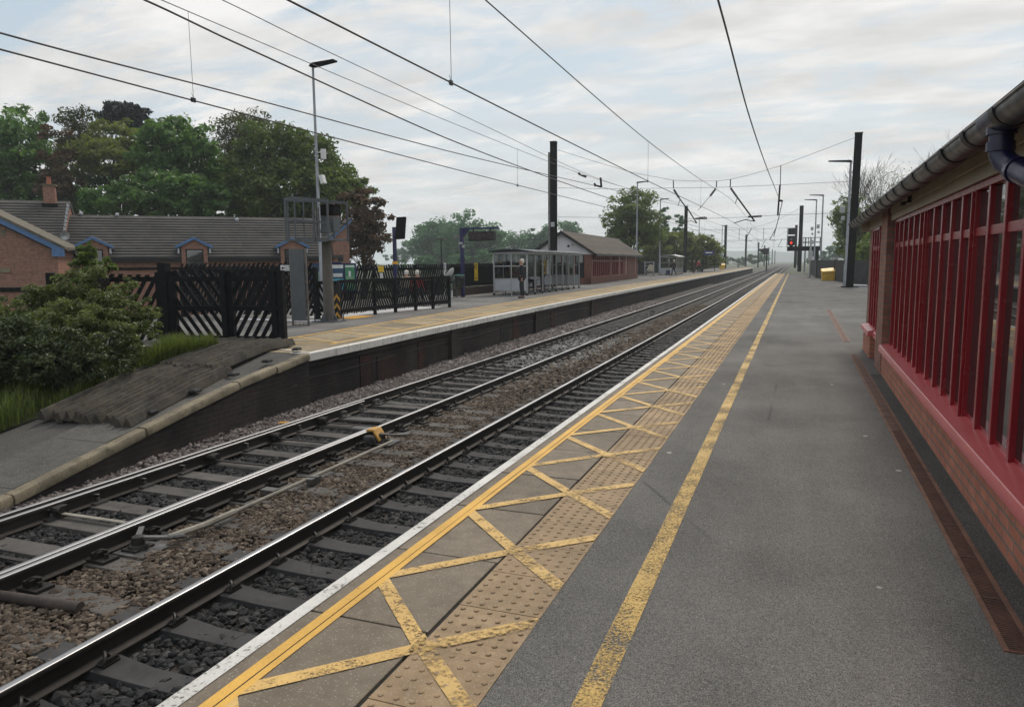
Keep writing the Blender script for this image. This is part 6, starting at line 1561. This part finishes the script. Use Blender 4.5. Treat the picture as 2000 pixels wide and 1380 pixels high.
    # jacket
    K = {'hem': ((pel[0],pel[1],pel[2]-.03 if pose != 'sit' else pel[2]+.02), (.17,.125)), 'belly': (ch['belly'][0], (.165,.125)), 'chest': (ch['chest'][0], (.175,.13)), 'upper': (ch['upper'][0], (.15,.105)), 'coll': ((0,.015,Z(1.475)), (.075,.07))}
    E2 = [('hem','belly'),('belly','chest'),('chest','upper'),('upper','coll')]
    for q in 'lr':
        K['sh'+q] = (J['sh'+q][0], .078); K['el'+q] = (J['el'+q][0], .062); w = Vector(J['wr'+q][0]); e = Vector(J['el'+q][0]); K['cu'+q] = (tuple(e.lerp(w, .93)), .045); E2 += [('upper','sh'+q),('sh'+q,'el'+q),('el'+q,'cu'+q)]
    skin('jacket', K, E2, 'hem', MAT[top], t)
    T_ = {'w': (pel, (.145,.115))}; E3 = []
    for q in 'lr':
        T_['h'+q] = (J['hip'+q][0], .10); T_['k'+q] = (J['kn'+q][0], .076); a = Vector(J['an'+q][0]); T_['c'+q] = ((a.x, a.y+.005, a.z+.0), .064); E3 += [('w','h'+q),('h'+q,'k'+q),('k'+q,'c'+q)]
    skin('trousers', T_, E3, 'w', MAT[legs], t)
    for q in 'lr':
        a = Vector(J['an'+q][0]); m = MB(); m.ball((a.x, a.y-.06, a.z-.045), .048, .135, .042, 10, 6); m.box(a.x-.042, a.x+.042, a.y-.17, a.y+.06, a.z-.09, a.z-.06); m.build('shoe', MAT[shoe], t)
    m = MB(); m.ball((0,.025,Z(1.675)), .092,.105,.085, 12, 8); m.ball((0,.055,Z(1.61)), .085,.07,.075, 10, 6); m.build('hair', MAT[hair], t)
    for sd in (-1, 1): m = MB(); m.ball((sd*.032,-.102,Z(1.645)), .011); m.build('eye', MAT['shoe'], t)
    return t
MP = atz(1019, 582)
person('white haired man in dark navy clothes standing beside the nearer shelter', MP, -PI/2+.25, 'cl_navy', 'cl_navy', 'hair_white', armpose=[((.24,.06,1.14),(.22,.04,.88)), ((-.25,.02,1.14),(-.20,-.06,.90))])
person('seated person with white hair behind the low stair fence', (-14.95, 26.95, 0), PI+.2, 'cl_beige', 'cl_jean', 'hair_white', 'sit', 'couple on the bench', s=.98)
person('seated person in a red top next to the white haired one behind the stair fence', (-14.5, 27.04, 0), PI+.3, 'cl_red', 'cl_jean', 'hair_white', 'sit', 'couple on the bench', s=.98)
person('standing person in black leaning inside the nearer shelter', (-12.95, 38.6, 0), -PI/2, 'cl_black', 'cl_jean', 'hair_dark', s=.97)
person('seated person in black on the perch bench inside the nearer shelter', (-13.45, 37.4, .10), PI/2, 'cl_black', 'cl_black', 'hair_dark', 'sit')
WP = atz(1316, 538.3); person('woman in a dark plum coat pulling a suitcase by the far shelter', WP, -PI/2-.3, 'cl_plum', 'cl_black', 'hair_white', 'walk')
def suitcase(label, p, rz_, mat):
    t = thing('suitcase', label, 'suitcase', tuple(p), rz_, 'wheeled suitcases'); m = MB(); m.box(-.22,.22,-.13,.13,.07,.62); m.build('case', mat, t, True, .04)
    m = MB(); m.tube([(-.12,.1,.6),(-.12,.16,.98),(.12,.16,.98),(.12,.1,.6)], .012, 6); m.build('handle', MAT['mast'], t)
    for sx in (-.17,.17): m = MB(); m.tube([(sx-.02,.1,.04),(sx+.02,.1,.04)], .04, 8); m.build('wheel', MAT['shoe'], t)
suitcase('dark blue suitcase rolling beside the woman in the plum coat', WP+Vector((-.62,-.1,0)), .3, MAT['cl_jean'])
RP = atz(1364, 531.8); person('person in a red jacket on the opposite platform past the far shelter', RP, .6, 'cl_red', 'cl_black', 'hair_dark')
suitcase('black suitcase at the feet of the person in the red jacket', RP+Vector((.45,-.3,0)), .2, MAT['cl_black'])
DP = atz(1355, 533); person('person in dark clothes standing left of the red jacket', DP, 1.2, 'cl_black', 'cl_black', 'hair_dark')
